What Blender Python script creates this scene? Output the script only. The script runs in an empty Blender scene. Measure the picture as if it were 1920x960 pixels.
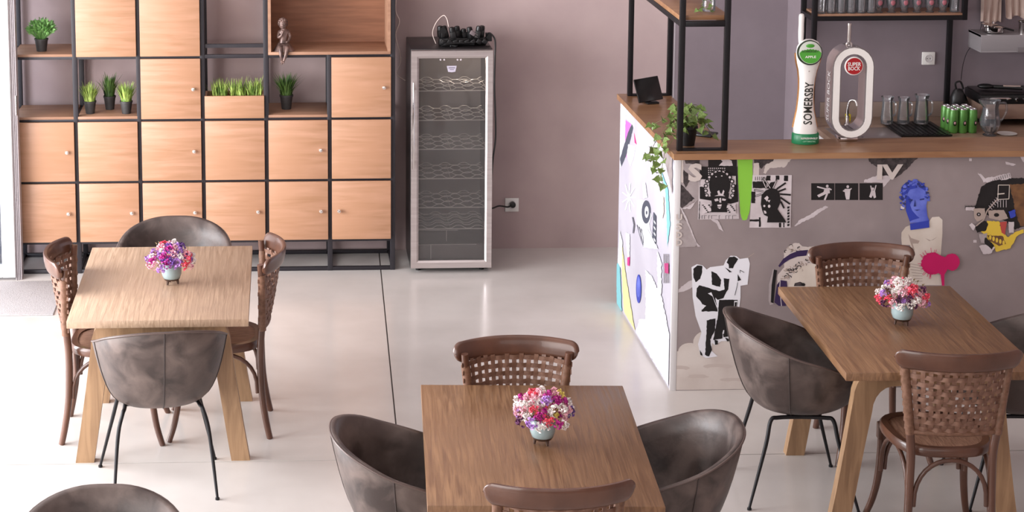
import bpy, bmesh, math, random
from math import sin, cos, pi, sqrt, radians
from mathutils import Vector, Matrix
random.seed(7)
SC = bpy.context.scene
COL = SC.collection

# ------------------------------------------------------------------ camera
H, F, PITCH, ROLL, YAW, CX, CY = 3.4114, 3617.0, .1501, -.0034, .0282, 632.69, 4.31
fw = Vector((sin(YAW)*cos(PITCH), cos(YAW)*cos(PITCH), -sin(PITCH)))
r0 = Vector((cos(YAW), -sin(YAW), 0)); u0 = r0.cross(fw)
rt = r0*cos(ROLL)+u0*sin(ROLL); up = u0*cos(ROLL)-r0*sin(ROLL)
cd = bpy.data.cameras.new('camera'); cam = bpy.data.objects.new('camera', cd); COL.objects.link(cam)
cd.sensor_width = 36; cd.lens = F*36/1920; cd.shift_x = (960-CX)/1920; cd.shift_y = -(480-CY)/1920
cd.clip_end = 200
m3 = Matrix((rt, up, -fw)).transposed()
cam.matrix_world = Matrix.Translation((0, 0, H)) @ m3.to_4x4()
SC.camera = cam

# ------------------------------------------------------------------ light
W = bpy.data.worlds.new('world'); SC.world = W; W.use_nodes = True
W.node_tree.nodes['Background'].inputs[0].default_value = (.86, .93, 1, 1)
W.node_tree.nodes['Background'].inputs[1].default_value = 1.6
def area(name, loc, target, sx, sy, power, col):
    l = bpy.data.lights.new(name, 'AREA'); l.shape = 'RECTANGLE'; l.size = sx; l.size_y = sy; l.energy = power; l.color = col
    o = bpy.data.objects.new(name, l); COL.objects.link(o); o.location = loc
    o.rotation_euler = (Vector(target)-Vector(loc)).to_track_quat('-Z', 'Y').to_euler(); return o
area('window_light', (-4.3, 8.3, 1.8), (1.0, 9.1, .4), 4.4, 2.8, 620, (.96, .97, 1))
area('window_light_front', (-3.9, 2.2, 2.6), (1.0, 8.0, .4), 4.5, 3.2, 260, (1, .97, .95))
area('facade_light', (1.5, -2.6, 3.6), (1.6, 9, 1.0), 7, 3, 95, (1, .95, .93))
area('ceiling_light', (.6, 7.0, 5.2), (.6, 7.2, 0), 5, 4, 30, (1, .94, .92))
SC.view_settings.view_transform = 'Standard'; SC.view_settings.look = 'None'
SC.view_settings.exposure = .1; SC.view_settings.gamma = 1; SC.view_settings.use_curve_mapping = False

# ------------------------------------------------------------------ helpers
def at(px, py, x=None, y=None, z=None):
    d = fw+rt*((px-CX)/F)-up*((py-CY)/F)
    t = (z-H)/d.z if z is not None else (x/d.x if x is not None else y/d.y)
    return Vector((0, 0, H))+d*t
def lin(c):
    if isinstance(c, str): c = tuple(int(c[i:i+2], 16)/255 for i in (0, 2, 4))
    return tuple((v/12.92 if v <= .04045 else ((v+.055)/1.055)**2.4) for v in c)+(1,)
MC = {}
def M(name, col, rough=.5, metal=0., col2=None, scale=6, stretch=(1, 1, 1), bump=0., detail=5, lo=.35, hi=.65, rnd=False, coat=0., distort=0., col3=None, scale3=2., rough2=None, bscale=None):
    if name in MC: return MC[name]
    m = bpy.data.materials.new(name); m.use_nodes = True; MC[name] = m
    nt = m.node_tree; N = nt.nodes; L = nt.links; b = N['Principled BSDF']
    b.inputs['Base Color'].default_value = lin(col); b.inputs['Roughness'].default_value = rough
    b.inputs['Metallic'].default_value = metal; b.inputs['Coat Weight'].default_value = coat
    m.diffuse_color = lin(col)
    if col2 or bump:
        tc = N.new('ShaderNodeTexCoord'); mp = N.new('ShaderNodeMapping'); mp.inputs['Scale'].default_value = stretch
        src = tc.outputs['Object']
        if rnd:
            oi = N.new('ShaderNodeObjectInfo'); mu = N.new('ShaderNodeMath'); mu.operation = 'MULTIPLY'; mu.inputs[1].default_value = 37
            L.new(oi.outputs['Random'], mu.inputs[0]); ad = N.new('ShaderNodeVectorMath'); ad.operation = 'ADD'
            L.new(src, ad.inputs[0]); L.new(mu.outputs[0], ad.inputs[1]); src = ad.outputs[0]
        L.new(src, mp.inputs['Vector'])
        nz = N.new('ShaderNodeTexNoise'); nz.inputs['Scale'].default_value = scale; nz.inputs['Detail'].default_value = detail
        nz.inputs['Distortion'].default_value = distort; L.new(mp.outputs[0], nz.inputs['Vector'])
        if col2:
            cr = N.new('ShaderNodeValToRGB'); e = cr.color_ramp.elements
            e[0].position = lo; e[0].color = lin(col); e[1].position = hi; e[1].color = lin(col2)
            L.new(nz.outputs['Fac'], cr.inputs[0]); out = cr.outputs[0]
            if col3:
                n3 = N.new('ShaderNodeTexNoise'); n3.inputs['Scale'].default_value = scale3; n3.inputs['Detail'].default_value = 4
                L.new(src, n3.inputs['Vector']); r3 = N.new('ShaderNodeValToRGB'); r3.color_ramp.elements[0].position = .45; r3.color_ramp.elements[1].position = .7
                L.new(n3.outputs['Fac'], r3.inputs[0]); mx = N.new('ShaderNodeMix'); mx.data_type = 'RGBA'
                L.new(r3.outputs[0], mx.inputs[0]); L.new(out, mx.inputs[6]); mx.inputs[7].default_value = lin(col3); out = mx.outputs[2]
            L.new(out, b.inputs['Base Color'])
        if rough2 is not None:
            mr = N.new('ShaderNodeMapRange'); mr.inputs[1].default_value = .3; mr.inputs[2].default_value = .7
            mr.inputs[3].default_value = rough; mr.inputs[4].default_value = rough2
            L.new(nz.outputs['Fac'], mr.inputs[0]); L.new(mr.outputs[0], b.inputs['Roughness'])
        if bump:
            bp = N.new('ShaderNodeBump'); bp.inputs['Strength'].default_value = bump; bp.inputs['Distance'].default_value = .004
            h = nz.outputs['Fac']
            if bscale:
                n4 = N.new('ShaderNodeTexNoise'); n4.inputs['Scale'].default_value = bscale; L.new(mp.outputs[0], n4.inputs['Vector']); h = n4.outputs['Fac']
            L.new(h, bp.inputs['Height']); L.new(bp.outputs[0], b.inputs['Normal'])
    return m
def glass(name, tint=(1, 1, 1), ior=1.45, haze=0., hazecol=(.8, .8, .85)):
    if name in MC: return MC[name]
    m = bpy.data.materials.new(name); m.use_nodes = True; MC[name] = m
    nt = m.node_tree; N = nt.nodes; L = nt.links; N.remove(N['Principled BSDF']); out = N['Material Output']
    t = N.new('ShaderNodeBsdfTransparent'); t.inputs[0].default_value = (*tint, 1)
    g = N.new('ShaderNodeBsdfGlossy'); g.inputs['Roughness'].default_value = .03
    lw = N.new('ShaderNodeFresnel'); lw.inputs['IOR'].default_value = ior
    mx = N.new('ShaderNodeMixShader'); L.new(lw.outputs[0], mx.inputs[0]); L.new(t.outputs[0], mx.inputs[1]); L.new(g.outputs[0], mx.inputs[2])
    o = mx.outputs[0]
    if haze:
        d = N.new('ShaderNodeBsdfDiffuse'); d.inputs[0].default_value = (*hazecol, 1); m2 = N.new('ShaderNodeMixShader'); m2.inputs[0].default_value = haze
        L.new(o, m2.inputs[1]); L.new(d.outputs[0], m2.inputs[2]); o = m2.outputs[0]
    L.new(o, out.inputs['Surface']); return m

class B:
    def __init__(s): s.v = []; s.f = []; s.m = []; s.mats = []
    def mi(s, mat):
        if mat is None: return 0
        if mat not in s.mats: s.mats.append(mat)
        return s.mats.index(mat)
    def add(s, vs, fs, mat=None):
        k = len(s.v); s.v += [tuple(v) for v in vs]; s.f += [tuple(i+k for i in f) for f in fs]; s.m += [s.mi(mat)]*len(fs); return s
    def box(s, x0, x1, y0, y1, z0, z1, bev=0., mat=None, mx=None):
        bm = bmesh.new(); bmesh.ops.create_cube(bm, size=1)
        for v in bm.verts: v.co = Vector(((x0+x1)/2+v.co.x*(x1-x0), (y0+y1)/2+v.co.y*(y1-y0), (z0+z1)/2+v.co.z*(z1-z0)))
        if bev: bmesh.ops.bevel(bm, geom=bm.edges[:], offset=bev, segments=2, affect='EDGES', profile=.5)
        bm.verts.index_update()
        vs = [(mx @ v.co if mx else v.co) for v in bm.verts]; fs = [[v.index for v in f.verts] for f in bm.faces]; bm.free()
        return s.add(vs, fs, mat)
    def loft(s, rings, cap0=True, cap1=True, closed=False, mat=None, ringclosed=True):
        n = len(rings[0]); vs = [p for r in rings for p in r]; fs = []
        m = len(rings)
        for i in range(m if closed else m-1):
            a = i*n; b = ((i+1) % m)*n
            for j in range(n if ringclosed else n-1):
                k = (j+1) % n; fs.append((a+j, a+k, b+k, b+j))
        if not closed:
            if cap0: fs.append(tuple(range(n))[::-1])
            if cap1: fs.append(tuple((m-1)*n+i for i in range(n)))
        return s.add(vs, fs, mat)
    def lathe(s, prof, c=(0, 0, 0), n=20, mat=None, mx=None, cap0=True, cap1=True):
        rings = []
        for r, z in prof:
            ring = [Vector((c[0]+r*cos(2*pi*j/n), c[1]+r*sin(2*pi*j/n), c[2]+z)) for j in range(n)]
            rings.append([mx @ p for p in ring] if mx else ring)
        return s.loft(rings, cap0, cap1, mat=mat)
    def tube(s, path, r, n=8, closed=False, mat=None, sq=None, caps=True):
        P = [Vector(p) for p in path]; m = len(P); R = r if isinstance(r, (list, tuple)) else [r]*m
        T = []
        for i in range(m):
            a = P[(i-1) % m] if (closed or i > 0) else P[i]; b = P[(i+1) % m] if (closed or i < m-1) else P[i]
            T.append((b-a).normalized())
        nrm = T[0].orthogonal().normalized() if abs(T[0].z) > .9 else T[0].cross(Vector((0, 0, 1))).normalized()
        rings = []
        for i in range(m):
            nrm = (nrm-T[i]*nrm.dot(T[i])).normalized(); bi = T[i].cross(nrm)
            if sq: rings.append([P[i]+nrm*(a*sq[0])+bi*(b*sq[1]) for a, b in ((-.5, -.5), (.5, -.5), (.5, .5), (-.5, .5))])
            else: rings.append([P[i]+(nrm*cos(2*pi*j/n)+bi*sin(2*pi*j/n))*R[i] for j in range(n)])
        return s.loft(rings, caps, caps, closed=closed, mat=mat)
    def strip(s, path, sides, w, t, mat=None, norms=None):
        # flat strap: path points, side vector (width direction), thickness along the cross product
        P = [Vector(p) for p in path]; rings = []
        for i, p in enumerate(P):
            a = P[max(i-1, 0)]; b = P[min(i+1, len(P)-1)]; T = (b-a).normalized(); sd = Vector(sides[i] if isinstance(sides, list) else sides)
            sd = (sd-T*sd.dot(T)).normalized(); nn = T.cross(sd)
            rings.append([p+sd*(w*x)+nn*(t*y) for x, y in ((-.5, -.5), (.5, -.5), (.5, .5), (-.5, .5))])
        return s.loft(rings, mat=mat)
    def prism(s, pts, y0, y1, mat=None):   # outline in x,z extruded in y
        n = len(pts); vs = [(x, y0, z) for x, z in pts]+[(x, y1, z) for x, z in pts]
        fs = [tuple(range(n))[::-1], tuple(range(n, 2*n))]+[(i, (i+1) % n, n+(i+1) % n, n+i) for i in range(n)]
        return s.add(vs, fs, mat)
    def obj(s, name, mat=None, parent=None, smooth=40, loc=None, kind=None, label=None):
        me = bpy.data.meshes.new(name); me.from_pydata(s.v, [], s.f)
        ms = s.mats if s.mats else [mat]
        for q in ms: me.materials.append(q)
        if s.mats: me.polygons.foreach_set('material_index', s.m)
        bm = bmesh.new(); bm.from_mesh(me); bmesh.ops.recalc_face_normals(bm, faces=bm.faces[:]); bm.to_mesh(me); bm.free()
        if smooth: me.shade_smooth(); me.set_sharp_from_angle(angle=radians(smooth))
        return link(name, me, parent, loc, kind, label)
def link(name, me, parent=None, loc=None, kind=None, label=None):
    o = bpy.data.objects.new(name, me); COL.objects.link(o)
    if parent: o.parent = parent
    if loc: o.location = loc
    if kind: o['kind'] = kind
    if label: o['label'] = label
    return o
def tag(o, label, cat, group=None, kind=None):
    o['label'] = label; o['category'] = cat
    if group: o['group'] = group
    if kind: o['kind'] = kind
    return o
def thing(name, label, cat, loc=(0, 0, 0), rz=0, group=None):
    o = link(name, None, None, loc); o.rotation_euler.z = rz; return tag(o, label, cat, group)
def children(o): return list(o.children)
def dup(o, parent=None, loc=None, rz=None, label=None):
    c = o.copy(); COL.objects.link(c); c.parent = parent
    if loc is not None: c.location = loc
    if rz is not None: c.rotation_euler.z = rz
    if label: c['label'] = label
    for ch in children(o): dup(ch, c)
    return c
def spline(pts, n=8, closed=False):
    P = [Vector(p) for p in pts]; out = []; m = len(P)
    for i in range(m if closed else m-1):
        g = lambda k: P[k % m] if closed else P[max(0, min(m-1, k))]
        a, b, c, d = g(i-1), g(i), g(i+1), g(i+2)
        for k in range(n):
            t = k/n; out.append(.5*((2*b)+(c-a)*t+(2*a-5*b+4*c-d)*t*t+(3*b-a-3*c+d)*t**3))
    if not closed: out.append(P[-1])
    return out
def lerp_tab(tab, t):
    for (a, va), (b, vb) in zip(tab, tab[1:]):
        if t <= b:
            i = tab.index((a, va)); p0 = tab[max(i-1, 0)][1]; p3 = tab[min(i+2, len(tab)-1)][1]; k = (t-a)/(b-a)
            return .5*(2*va+(vb-p0)*k+(2*p0-5*va+4*vb-p3)*k*k+(3*va-p0-3*vb+p3)*k**3)
    return tab[-1][1]
def text(name, s, mat, parent, origin, ux, uy, width=None, height=None, off=0., ext=.0006, bold=0., label=None):
    # lettering lying in the plane (ux, uy), centred on origin
    c = bpy.data.curves.new(name, 'FONT'); c.body = s; c.size = 1; c.extrude = 0; c.offset = bold; c.align_x = 'CENTER'; c.align_y = 'CENTER'; c.resolution_u = 2; c.space_line = .85
    t = bpy.data.objects.new(name, c); me = bpy.data.meshes.new_from_object(t); bpy.data.objects.remove(t)
    xs = [v.co.x for v in me.vertices]; ys = [v.co.y for v in me.vertices]
    w = max(xs)-min(xs); h = max(ys)-min(ys); mxx = (max(xs)+min(xs))/2; my = (max(ys)+min(ys))/2
    sx = width/w if width else height/h; sy = height/h if height else sx
    ux = Vector(ux).normalized(); uy = Vector(uy).normalized(); nn = ux.cross(uy)
    for v in me.vertices: v.co = Vector(origin)+ux*((v.co.x-mxx)*sx)+uy*((v.co.y-my)*sy)+nn*off
    me.materials.clear(); me.materials.append(mat)
    return link(name, me, parent, None, None, label)

# ------------------------------------------------------------------ materials
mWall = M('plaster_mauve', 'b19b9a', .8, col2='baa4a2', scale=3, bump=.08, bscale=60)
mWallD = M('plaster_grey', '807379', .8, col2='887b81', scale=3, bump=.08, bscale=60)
mFloor = M('polished_concrete', 'c3bbb6', .2, col2='d2cbc6', scale=2.5, detail=3, lo=.25, hi=.75)
mJoint = M('joint_dark', '4a4340', .8)
mBlack = M('black_steel', '19171a', .45, .3)
mBlackP = M('black_plastic', '0d0c0d', .4)
mFrame = M('shelf_steel', '29252a', .5, .2)
mDoor = M('laminate_oak', 'a37859', .42, col2='b98c71', scale=3, stretch=(1, 1, 11), detail=6, rnd=True, distort=.6, col3='ae8163', scale3=3, lo=.3, hi=.7)
mShelfW = M('laminate_oak_shelf', '946c55', .5, col2='a67e65', scale=3, stretch=(1, 8, 11), detail=6, rnd=True)
mBoxW = M('laminate_walnut', '7a4f38', .5, col2='8f6046', scale=3, stretch=(1, 8, 11), detail=6)
mKnob = M('knob_nickel', 'e6ddd6', .18, .9)
mTab = [M('pine_light', 'a58870', .3, col2='c0a288', scale=2.4, stretch=(34, 1.6, 10), detail=10, distort=.7, rnd=True, bump=.3, col3='ae917a', scale3=3.5, rough2=.5),
        M('pine_stained', '6f4f38', .28, col2='8e6a4c', scale=2.4, stretch=(34, 1.6, 10), detail=10, distort=.7, rnd=True, bump=.3, col3='7b5a40', scale3=3.5, rough2=.48)]
mLegW = M('pine_leg', '8f6f52', .5, col2='ad8a68', scale=3, stretch=(8, 8, 1), detail=7, distort=1.2, rnd=True, bump=.15)
mKnot = M('pine_knot', '6d4a30', .6)
mLeather = M('worn_leather', '3a2f2c', .36, col2='6c5d57', scale=9, detail=12, rnd=True, lo=.38, hi=.66, col3='473a36', scale3=4, rough2=.55, bump=.12, bscale=90, distort=.5)
mSeam = M('leather_seam', '3c3230', .5)
mRat = M('bentwood_brown', '4d3024', .32, col2='603e2f', scale=5, stretch=(2, 2, 1), rnd=True, coat=.2)
mStrap = M('rattan_strap', '664637', .5, col2='82604f', scale=22, rnd=True, bump=.3)
mCane = M('cane_weave', '7b5846', .55, col2='997560', scale=60, stretch=(3, .4, 1), bump=.5)
mMetal = M('brushed_steel', 'b9aeac', .32, .75, col2='c6bcba', scale=3, stretch=(1, 1, 20))
mChrome = M('chrome', 'dad6d4', .1, 1.)
mWire = M('wire_chrome', 'efe8e2', .3, .25)
mWhite = M('white_gloss', 'ece8e4', .25)
mWhiteM = M('white_matte', 'e8e4e2', .6)
mLedge = M('oak_ledge', '8a6245', .3, col2='9f7757', scale=2.5, stretch=(1, 6, 6), detail=7, distort=.8, rnd=True)
mGrass = M('grass_green', '5f8034', .5, col2='bcd06c', scale=20, rnd=True)
mGrassD = M('grass_dark', '2c4a22', .5, col2='5f7f3c', scale=20, rnd=True)
mIvy = M('ivy_green', '3c5a26', .4, col2='82954c', scale=14, rnd=True)
mPot = M('pot_anthracite', '2e2b2b', .6, col2='3a3636', scale=30)
mBronze = M('bronze_patina', '4e3c38', .35, .35, col2='8a7068', scale=25)
mVase = M('celadon_glaze', '8c9c9c', .2, col2='9db0b2', scale=8, rnd=True, coat=.3)
mVaseF = M('vase_bare_clay', '4a3830', .3)
mGlass = glass('clear_glass'); mGlassT = glass('tumbler_glass', ior=1.5, haze=.06)
mGlassF = glass('fridge_glass', (.85, .84, .84), 1.5, .045, (.5, .48, .48))
mPane = glass('door_pane', (.9, .93, .97), 1.5)

def S(o): o['kind'] = 'structure'; return o
# ------------------------------------------------------------------ room shell
YW = 11.95; YK = 11.58
fl = S(B().box(-6.5, 7.5, -3.5, 15, -.12, -.006).obj('floor', mJoint, smooth=0))
xs = [-6.5, -3.0, 0, 3.55, 7.5]
def slab(a, b, c, d):  # corner-to-corner concrete slab, saw-cut joints recessed
    g = .0035
    o = B().add([(a[0]+g, a[1]+g, 0), (b[0]-g, b[1]+g, 0), (c[0]-g, c[1]-g, 0), (d[0]+g, d[1]-g, 0),
                 (a[0]+g, a[1]+g, -.01), (b[0]-g, b[1]+g, -.01), (c[0]-g, c[1]-g, -.01), (d[0]+g, d[1]-g, -.01)],
                [(0, 1, 2, 3), (0, 4, 5, 1), (1, 5, 6, 2), (2, 6, 7, 3), (3, 7, 4, 0)]).obj('slab', mFloor, fl, 0)
jx = lambda y: .325+.0227*y          # the long joint runs slightly askew of the walls
for y0, y1 in ((-3.5, .9), (.9, 4.7), (4.7, 8.46), (8.46, 12.2), (12.2, 15)):
    xa = [[-6.5, -6.5], [-3.2, -3.2], [jx(y0), jx(y1)], [3.9, 3.9], [7.5, 7.5]]
    for (p, q), (r, t) in zip(xa, xa[1:]): slab((p, y0), (r, y0), (t, y1), (q, y1))
S(B().box(-1.72, 2.47, YW, YW+.2, 0, 5.6).obj('wall_back', mWall, smooth=0))
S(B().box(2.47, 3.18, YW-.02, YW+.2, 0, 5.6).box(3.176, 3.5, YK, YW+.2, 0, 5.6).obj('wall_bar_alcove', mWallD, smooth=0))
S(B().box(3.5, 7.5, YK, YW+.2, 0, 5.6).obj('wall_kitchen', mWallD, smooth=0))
S(B().box(7.5, 7.7, -3.5, YW+.2, 0, 5.6).obj('wall_right', mWall, smooth=0))
S(B().box(-6.5, 7.7, -3.7, -3.5, 0, 5.6).obj('wall_front', mWall, smooth=0))
S(B().box(-6.5, 7.7, -3.7, YW+.2, 5.6, 5.75).obj('ceiling', M('ceiling_paint', 'c9c4c4', .9), smooth=0))
S(B().box(-4.75, -4.6, -3.5, 11.38, 4.0, 5.6).box(-4.75, -4.6, -3.5, -.4, 0, 4).box(-4.75, -4.6, 4.55, 5.0, 0, 4).box(-4.75, -4.6, 11.2, 11.45, 0, 4).obj('wall_left', mWhiteM, smooth=0))
# ribbed trim between the mauve wall and the darker alcove wall
t = B()
for i in range(4): t.tube([(2.43+.018*i, YW-.012, 0), (2.43+.018*i, YW-.012, 5.6)], .008, 8)
S(t.obj('trim_1', M('trim_grey', '9c9296', .5)))
# glazed door leaf at the left
t = B(); x1 = -1.60
t.box(x1-.115, x1-.036, 11.36, 11.41, .02, 4, .004).box(-3.0, x1-.115, 11.36, 11.41, .02, .1, .004).box(-3.0, x1-.115, 11.36, 11.41, 3.9, 4, .004).box(-3.08, -3.0, 11.36, 11.41, .02, 4, .004)
d1 = S(t.obj('door_1', M('door_white', 'f1eff0', .4)))
B().box(-3.0, x1-.115, 11.38, 11.388, .1, 3.9).obj('pane', mPane, d1, 0)
t = B()
for i, (a, w) in enumerate(((0, .007), (.009, .008), (.019, .007), (.028, .008))): t.box(x1-.036+a, x1-.036+a+w, 11.37+.004*i, 11.46, 0, 4, .002)
t.obj('jamb_rib', M('jamb_greybrown', 'a39a9c', .45), d1)
B().tube([(x1-.004, 11.376, 1.02), (x1-.004, 11.376, 1.14)], .006, 8).obj('latch', mChrome, d1)
S(B().box(-3.08, -1.74, 11.95, 12.1, 0, 1.0).obj('wall_porch', M('porch_grey', '7d7c84', .7), smooth=0))
tag(B().box(-3.0, -1.33, 10.67, 11.33, .0005, .008, .002).obj('doormat', M('mat_fibre', 'a9a3a4', .95, col2='bdb8b8', scale=160, bump=.6)), 'pale grey ribbed doormat on the floor before the white door', 'doormat')

# ------------------------------------------------------------------ shelving unit
P = .3847; X0 = -1.649; YS = 11.50; ZA, ZB, ZC, ZD, ZT = 1.345, .9593, .5769, .1958, 1.732
X = [X0+P*i for i in range(7)]; YB = 11.90
sh = thing('shelving_unit', 'tall black steel and oak shelving unit of square cubbies along the back wall', 'shelving', (0, 0, 0))
pw = .030
for i, x in enumerate(X):
    top = ZA+.011 if i == 5 else 2.15
    B().box(x-pw/2, x+pw/2, YS, YS+pw, 0, top, .002).obj('post', mFrame, sh)
    B().box(x-pw/2, x+pw/2, YB-pw, YB, 0, top, .002).obj('post', mFrame, sh)
for j, z in enumerate((.012, ZD, ZC, ZB, ZA, ZT, 2.13)):
    h = .022
    xe = X[4] if j == 5 else X[6]
    B().box(X[0], xe, YS+.002, YS+pw-.004, z-h/2, z+h/2, .001).obj('rail', mFrame, sh)
    B().box(X[0], xe, YB-pw, YB-.004, z-h/2, z+h/2, .001).obj('rail', mFrame, sh)
    for x in (X if j < 5 else X[:5]): B().box(x-.009, x+.009, YS+pw, YB-pw, z-h/2, z+h/2).obj('side_rail', mFrame, sh, 0)
B().box(X[3], X[4], YS+.01, YS+.03, ZA+.052, ZA+.074).obj('rail', mFrame, sh, 0)
# doors: (col, z0, z1, knob offset or None)
ROW = {0: (ZA, ZT), 1: (ZB, ZA), 2: (ZC, ZB), 3: (ZD, ZC)}
doors = [(1, 0, None), (2, 0, None), (2, 1, 'r'), (5, 1, 'r')]+[(c, 2, k) for c, k in enumerate(('r', None, 'r', None, 'r', None))]+[(c, 3, k) for c, k in enumerate('rrrrrl')]
dme = {}
for c, r, k in doors:
    z0, z1 = ROW[r]; z0 += .007; z1 -= .009
    key = round(z1-z0, 3)
    if key not in dme:
        w = P-.024; b = B().box(-w/2, w/2, -.018, 0, 0, z1-z0, .002)
        o = b.obj('door', mDoor, sh); dme[key] = o.data
    else: o = link('door', dme[key], sh)
    o.location = ((X[c]+X[c+1])/2, YS-.001, z0)
    if k:
        kx = (P/2-.055)*(1 if k == 'r' else -1)
        if 'k' not in dme:
            kb = B().lathe([(.004, 0), (.004, .008), (.011, .014), (.013, .020), (.010, .026), (.003, .028)], n=14, mx=Matrix.Rotation(pi/2, 4, 'X'))
            ko = kb.obj('knob', mKnob, o); dme['k'] = ko.data
        else: ko = link('knob', dme['k'], o)
        ko.location = (kx, -.017, (.5)*(z1-z0))
# back panels closing the door cubbies are out of sight; open cubbies have wooden shelves
def shelf(c, z, d=0): B().box(X[c]+pw/2-.004, X[c+1]-pw/2+.004, YS+.0, YB-.03, z+.006, z+.022, .001).obj('shelf', mShelfW, sh)
shelf(0, ZA); shelf(0, ZB); shelf(1, ZB); shelf(4, ZB)
# planter drawer
b = B().box(X[3]+.012, X[4]-.012, YS-.018, YS, ZB+.007, ZB+.145, .002).box(X[3]+.012, X[4]-.012, YS+.14, YS+.155, ZB+.007, ZB+.145).box(X[3]+.012, X[3]+.026, YS, YS+.14, ZB+.007, ZB+.145).box(X[4]-.026, X[4]-.012, YS, YS+.14, ZB+.007, ZB+.145).box(X[3]+.026, X[4]-.026, YS, YS+.14, ZB+.007, ZB+.1)
b.obj('planter_box', mDoor, sh)
# wide walnut box top right
b = B(); a0, a1 = X[4]+.014, X[6]-.014; z0, z1 = ZA+.008, 2.11; t_ = .018
b.box(a0, a1, YS-.012, YB-.05, z0, z0+t_, .001).box(a0, a0+t_, YS-.012, YB-.05, z0+t_, z1).box(a1-t_, a1, YS-.012, YB-.05, z0+t_, z1).box(a0, a1, YS-.012, YB-.05, z1, z1+t_)
b.obj('open_box', mShelfW, sh, 30)
B().box(a0+t_, a1-t_, YB-.06, YB-.05, z0+t_, z1).obj('back_panel', mBoxW, sh, 0)

# ------------------------------------------------------------------ plants
def blades(n, h, spread, w=.006, jit=1., base=.02, seed=1, box=None):
    rnd = random.Random(seed); b = B()
    for i in range(n):
        a = rnd.uniform(0, 2*pi); rr = base*sqrt(rnd.random())
        c = Vector((rr*cos(a), rr*sin(a), 0)) if not box else Vector((rnd.uniform(-box[0], box[0]), rnd.uniform(-box[1], box[1]), 0))
        if box: a = rnd.uniform(0, 2*pi)
        L = h*rnd.uniform(.6, 1.05); s = spread*rnd.uniform(.15, 1)*(rr/base+.3 if not box else 1)
        d = Vector((cos(a), sin(a), 0)); sd = Vector((-sin(a), cos(a), 0)); pts = []
        for k in range(4):
            t = k/3; pts.append((c+d*(s*t**1.8)+Vector((0, 0, L*(t-.15*t*t*rnd.random()))), w*(1-t**1.5)*.5+.0004))
        vs = []; fs = []
        for p, ww in pts: vs += [p-sd*ww, p+sd*ww]
        for k in range(3): fs.append((2*k, 2*k+1, 2*k+3, 2*k+2))
        b.add(vs, fs)
    return b
def grass_pot(loc, label, mat, r=.03, h=.085, bl=None, seed=1, group='potted grasses on the shelving unit'):
    t = thing('potted_grass', label, 'plant', loc, 0, group)
    B().lathe([(r*.72, 0), (r*.98, h*.88), (r*1.06, h*.88), (r*1.06, h), (r*.95, h), (r*.93, h*.9), (.001, h*.9)], n=20).obj('pot', mPot, t)
    o = (bl or blades(130, .125, .06, .008, base=r*.85, seed=seed)).obj('grass_blades', mat, t, 0, kind='stuff'); o.location.z = h*.88
    return t
def onshelf(px, py, y, z): p = at(px, py, y=y); return (p.x, y, z)
zs = ZB+.0222
grass_pot(onshelf(169, 205, 11.60, zs), 'potted light green grass, leftmost of the three black pots in the open cubby', mGrass, .037, .078, blades(170, .125, .055, .009, base=.031, seed=3), group='three grass pots in one cubby')
grass_pot(onshelf(206, 200, 11.72, zs), 'potted dark green grass set back between the two lighter grass pots', mGrassD, .037, .085, blades(170, .15, .055, .009, base=.03, seed=4), group='three grass pots in one cubby')
grass_pot(onshelf(237, 205, 11.59, zs), 'potted pale green grass, rightmost of the three black pots in the open cubby', mGrass, .037, .078, blades(170, .125, .06, .009, base=.031, seed=5), group='three grass pots in one cubby')
grass_pot(onshelf(537, 198, 11.68, zs), 'potted dark spiky grass in black pot below the seated bronze figurine', mGrassD, .040, .09, blades(190, .145, .085, .009, base=.034, seed=6))
t = thing('potted_plant', 'bushy bright green leafy plant in small black pot, topmost at left of the shelving', 'plant', onshelf(78, 93, 11.62, ZA+.0222))
B().lathe([(.030, 0), (.040, .07), (.043, .07), (.043, .078), (.039, .078), (.001, .07)], n=20).obj('pot', mPot, t)
rnd = random.Random(12); b = B()
for i in range(420):
    a = rnd.uniform(0, 2*pi); ph = rnd.uniform(.1, 1)**.7*1.75; R = .102*rnd.uniform(.6, 1.05)
    tip = Vector((sin(ph)*cos(a)*R, sin(ph)*sin(a)*R, .055+cos(ph)*R*.85)); st = Vector((cos(a)*.012, sin(a)*.012, -.01))
    d = (tip-st).normalized(); sd = d.cross(Vector((rnd.uniform(-1, 1), rnd.uniform(-1, 1), .3))).normalized(); q = tip-d*.032; up_ = Vector((0, 0, .006))
    b.add([st, st+sd*.0015, q, q+sd*.0015], [(0, 1, 3, 2)])
    b.add([q, q+d*.012+sd*.007+up_, tip-up_, q+d*.012-sd*.007+up_], [(0, 1, 2, 3)])
b.obj('leaves', M('leaf_bright', '5c9440', .5, col2='93c478', scale=22), t, 0, kind='stuff').location.z = .078
for i, px in enumerate((412, 447, 478)):
    x = at(px, 172, y=11.57).x
    tag(blades(170, .145, .06, .007, seed=20+i, box=(.042, .04)).obj('grass_tuft', mGrass, None, 0, loc=(x, 11.572, ZB+.1)), ('yellow green grass tuft, left third of the wooden planter box', 'bright green grass tuft, middle of the wooden planter box', 'bright green grass tuft, right third of the wooden planter box')[i], 'grass', 'grass tufts in the planter box', 'stuff')

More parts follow.
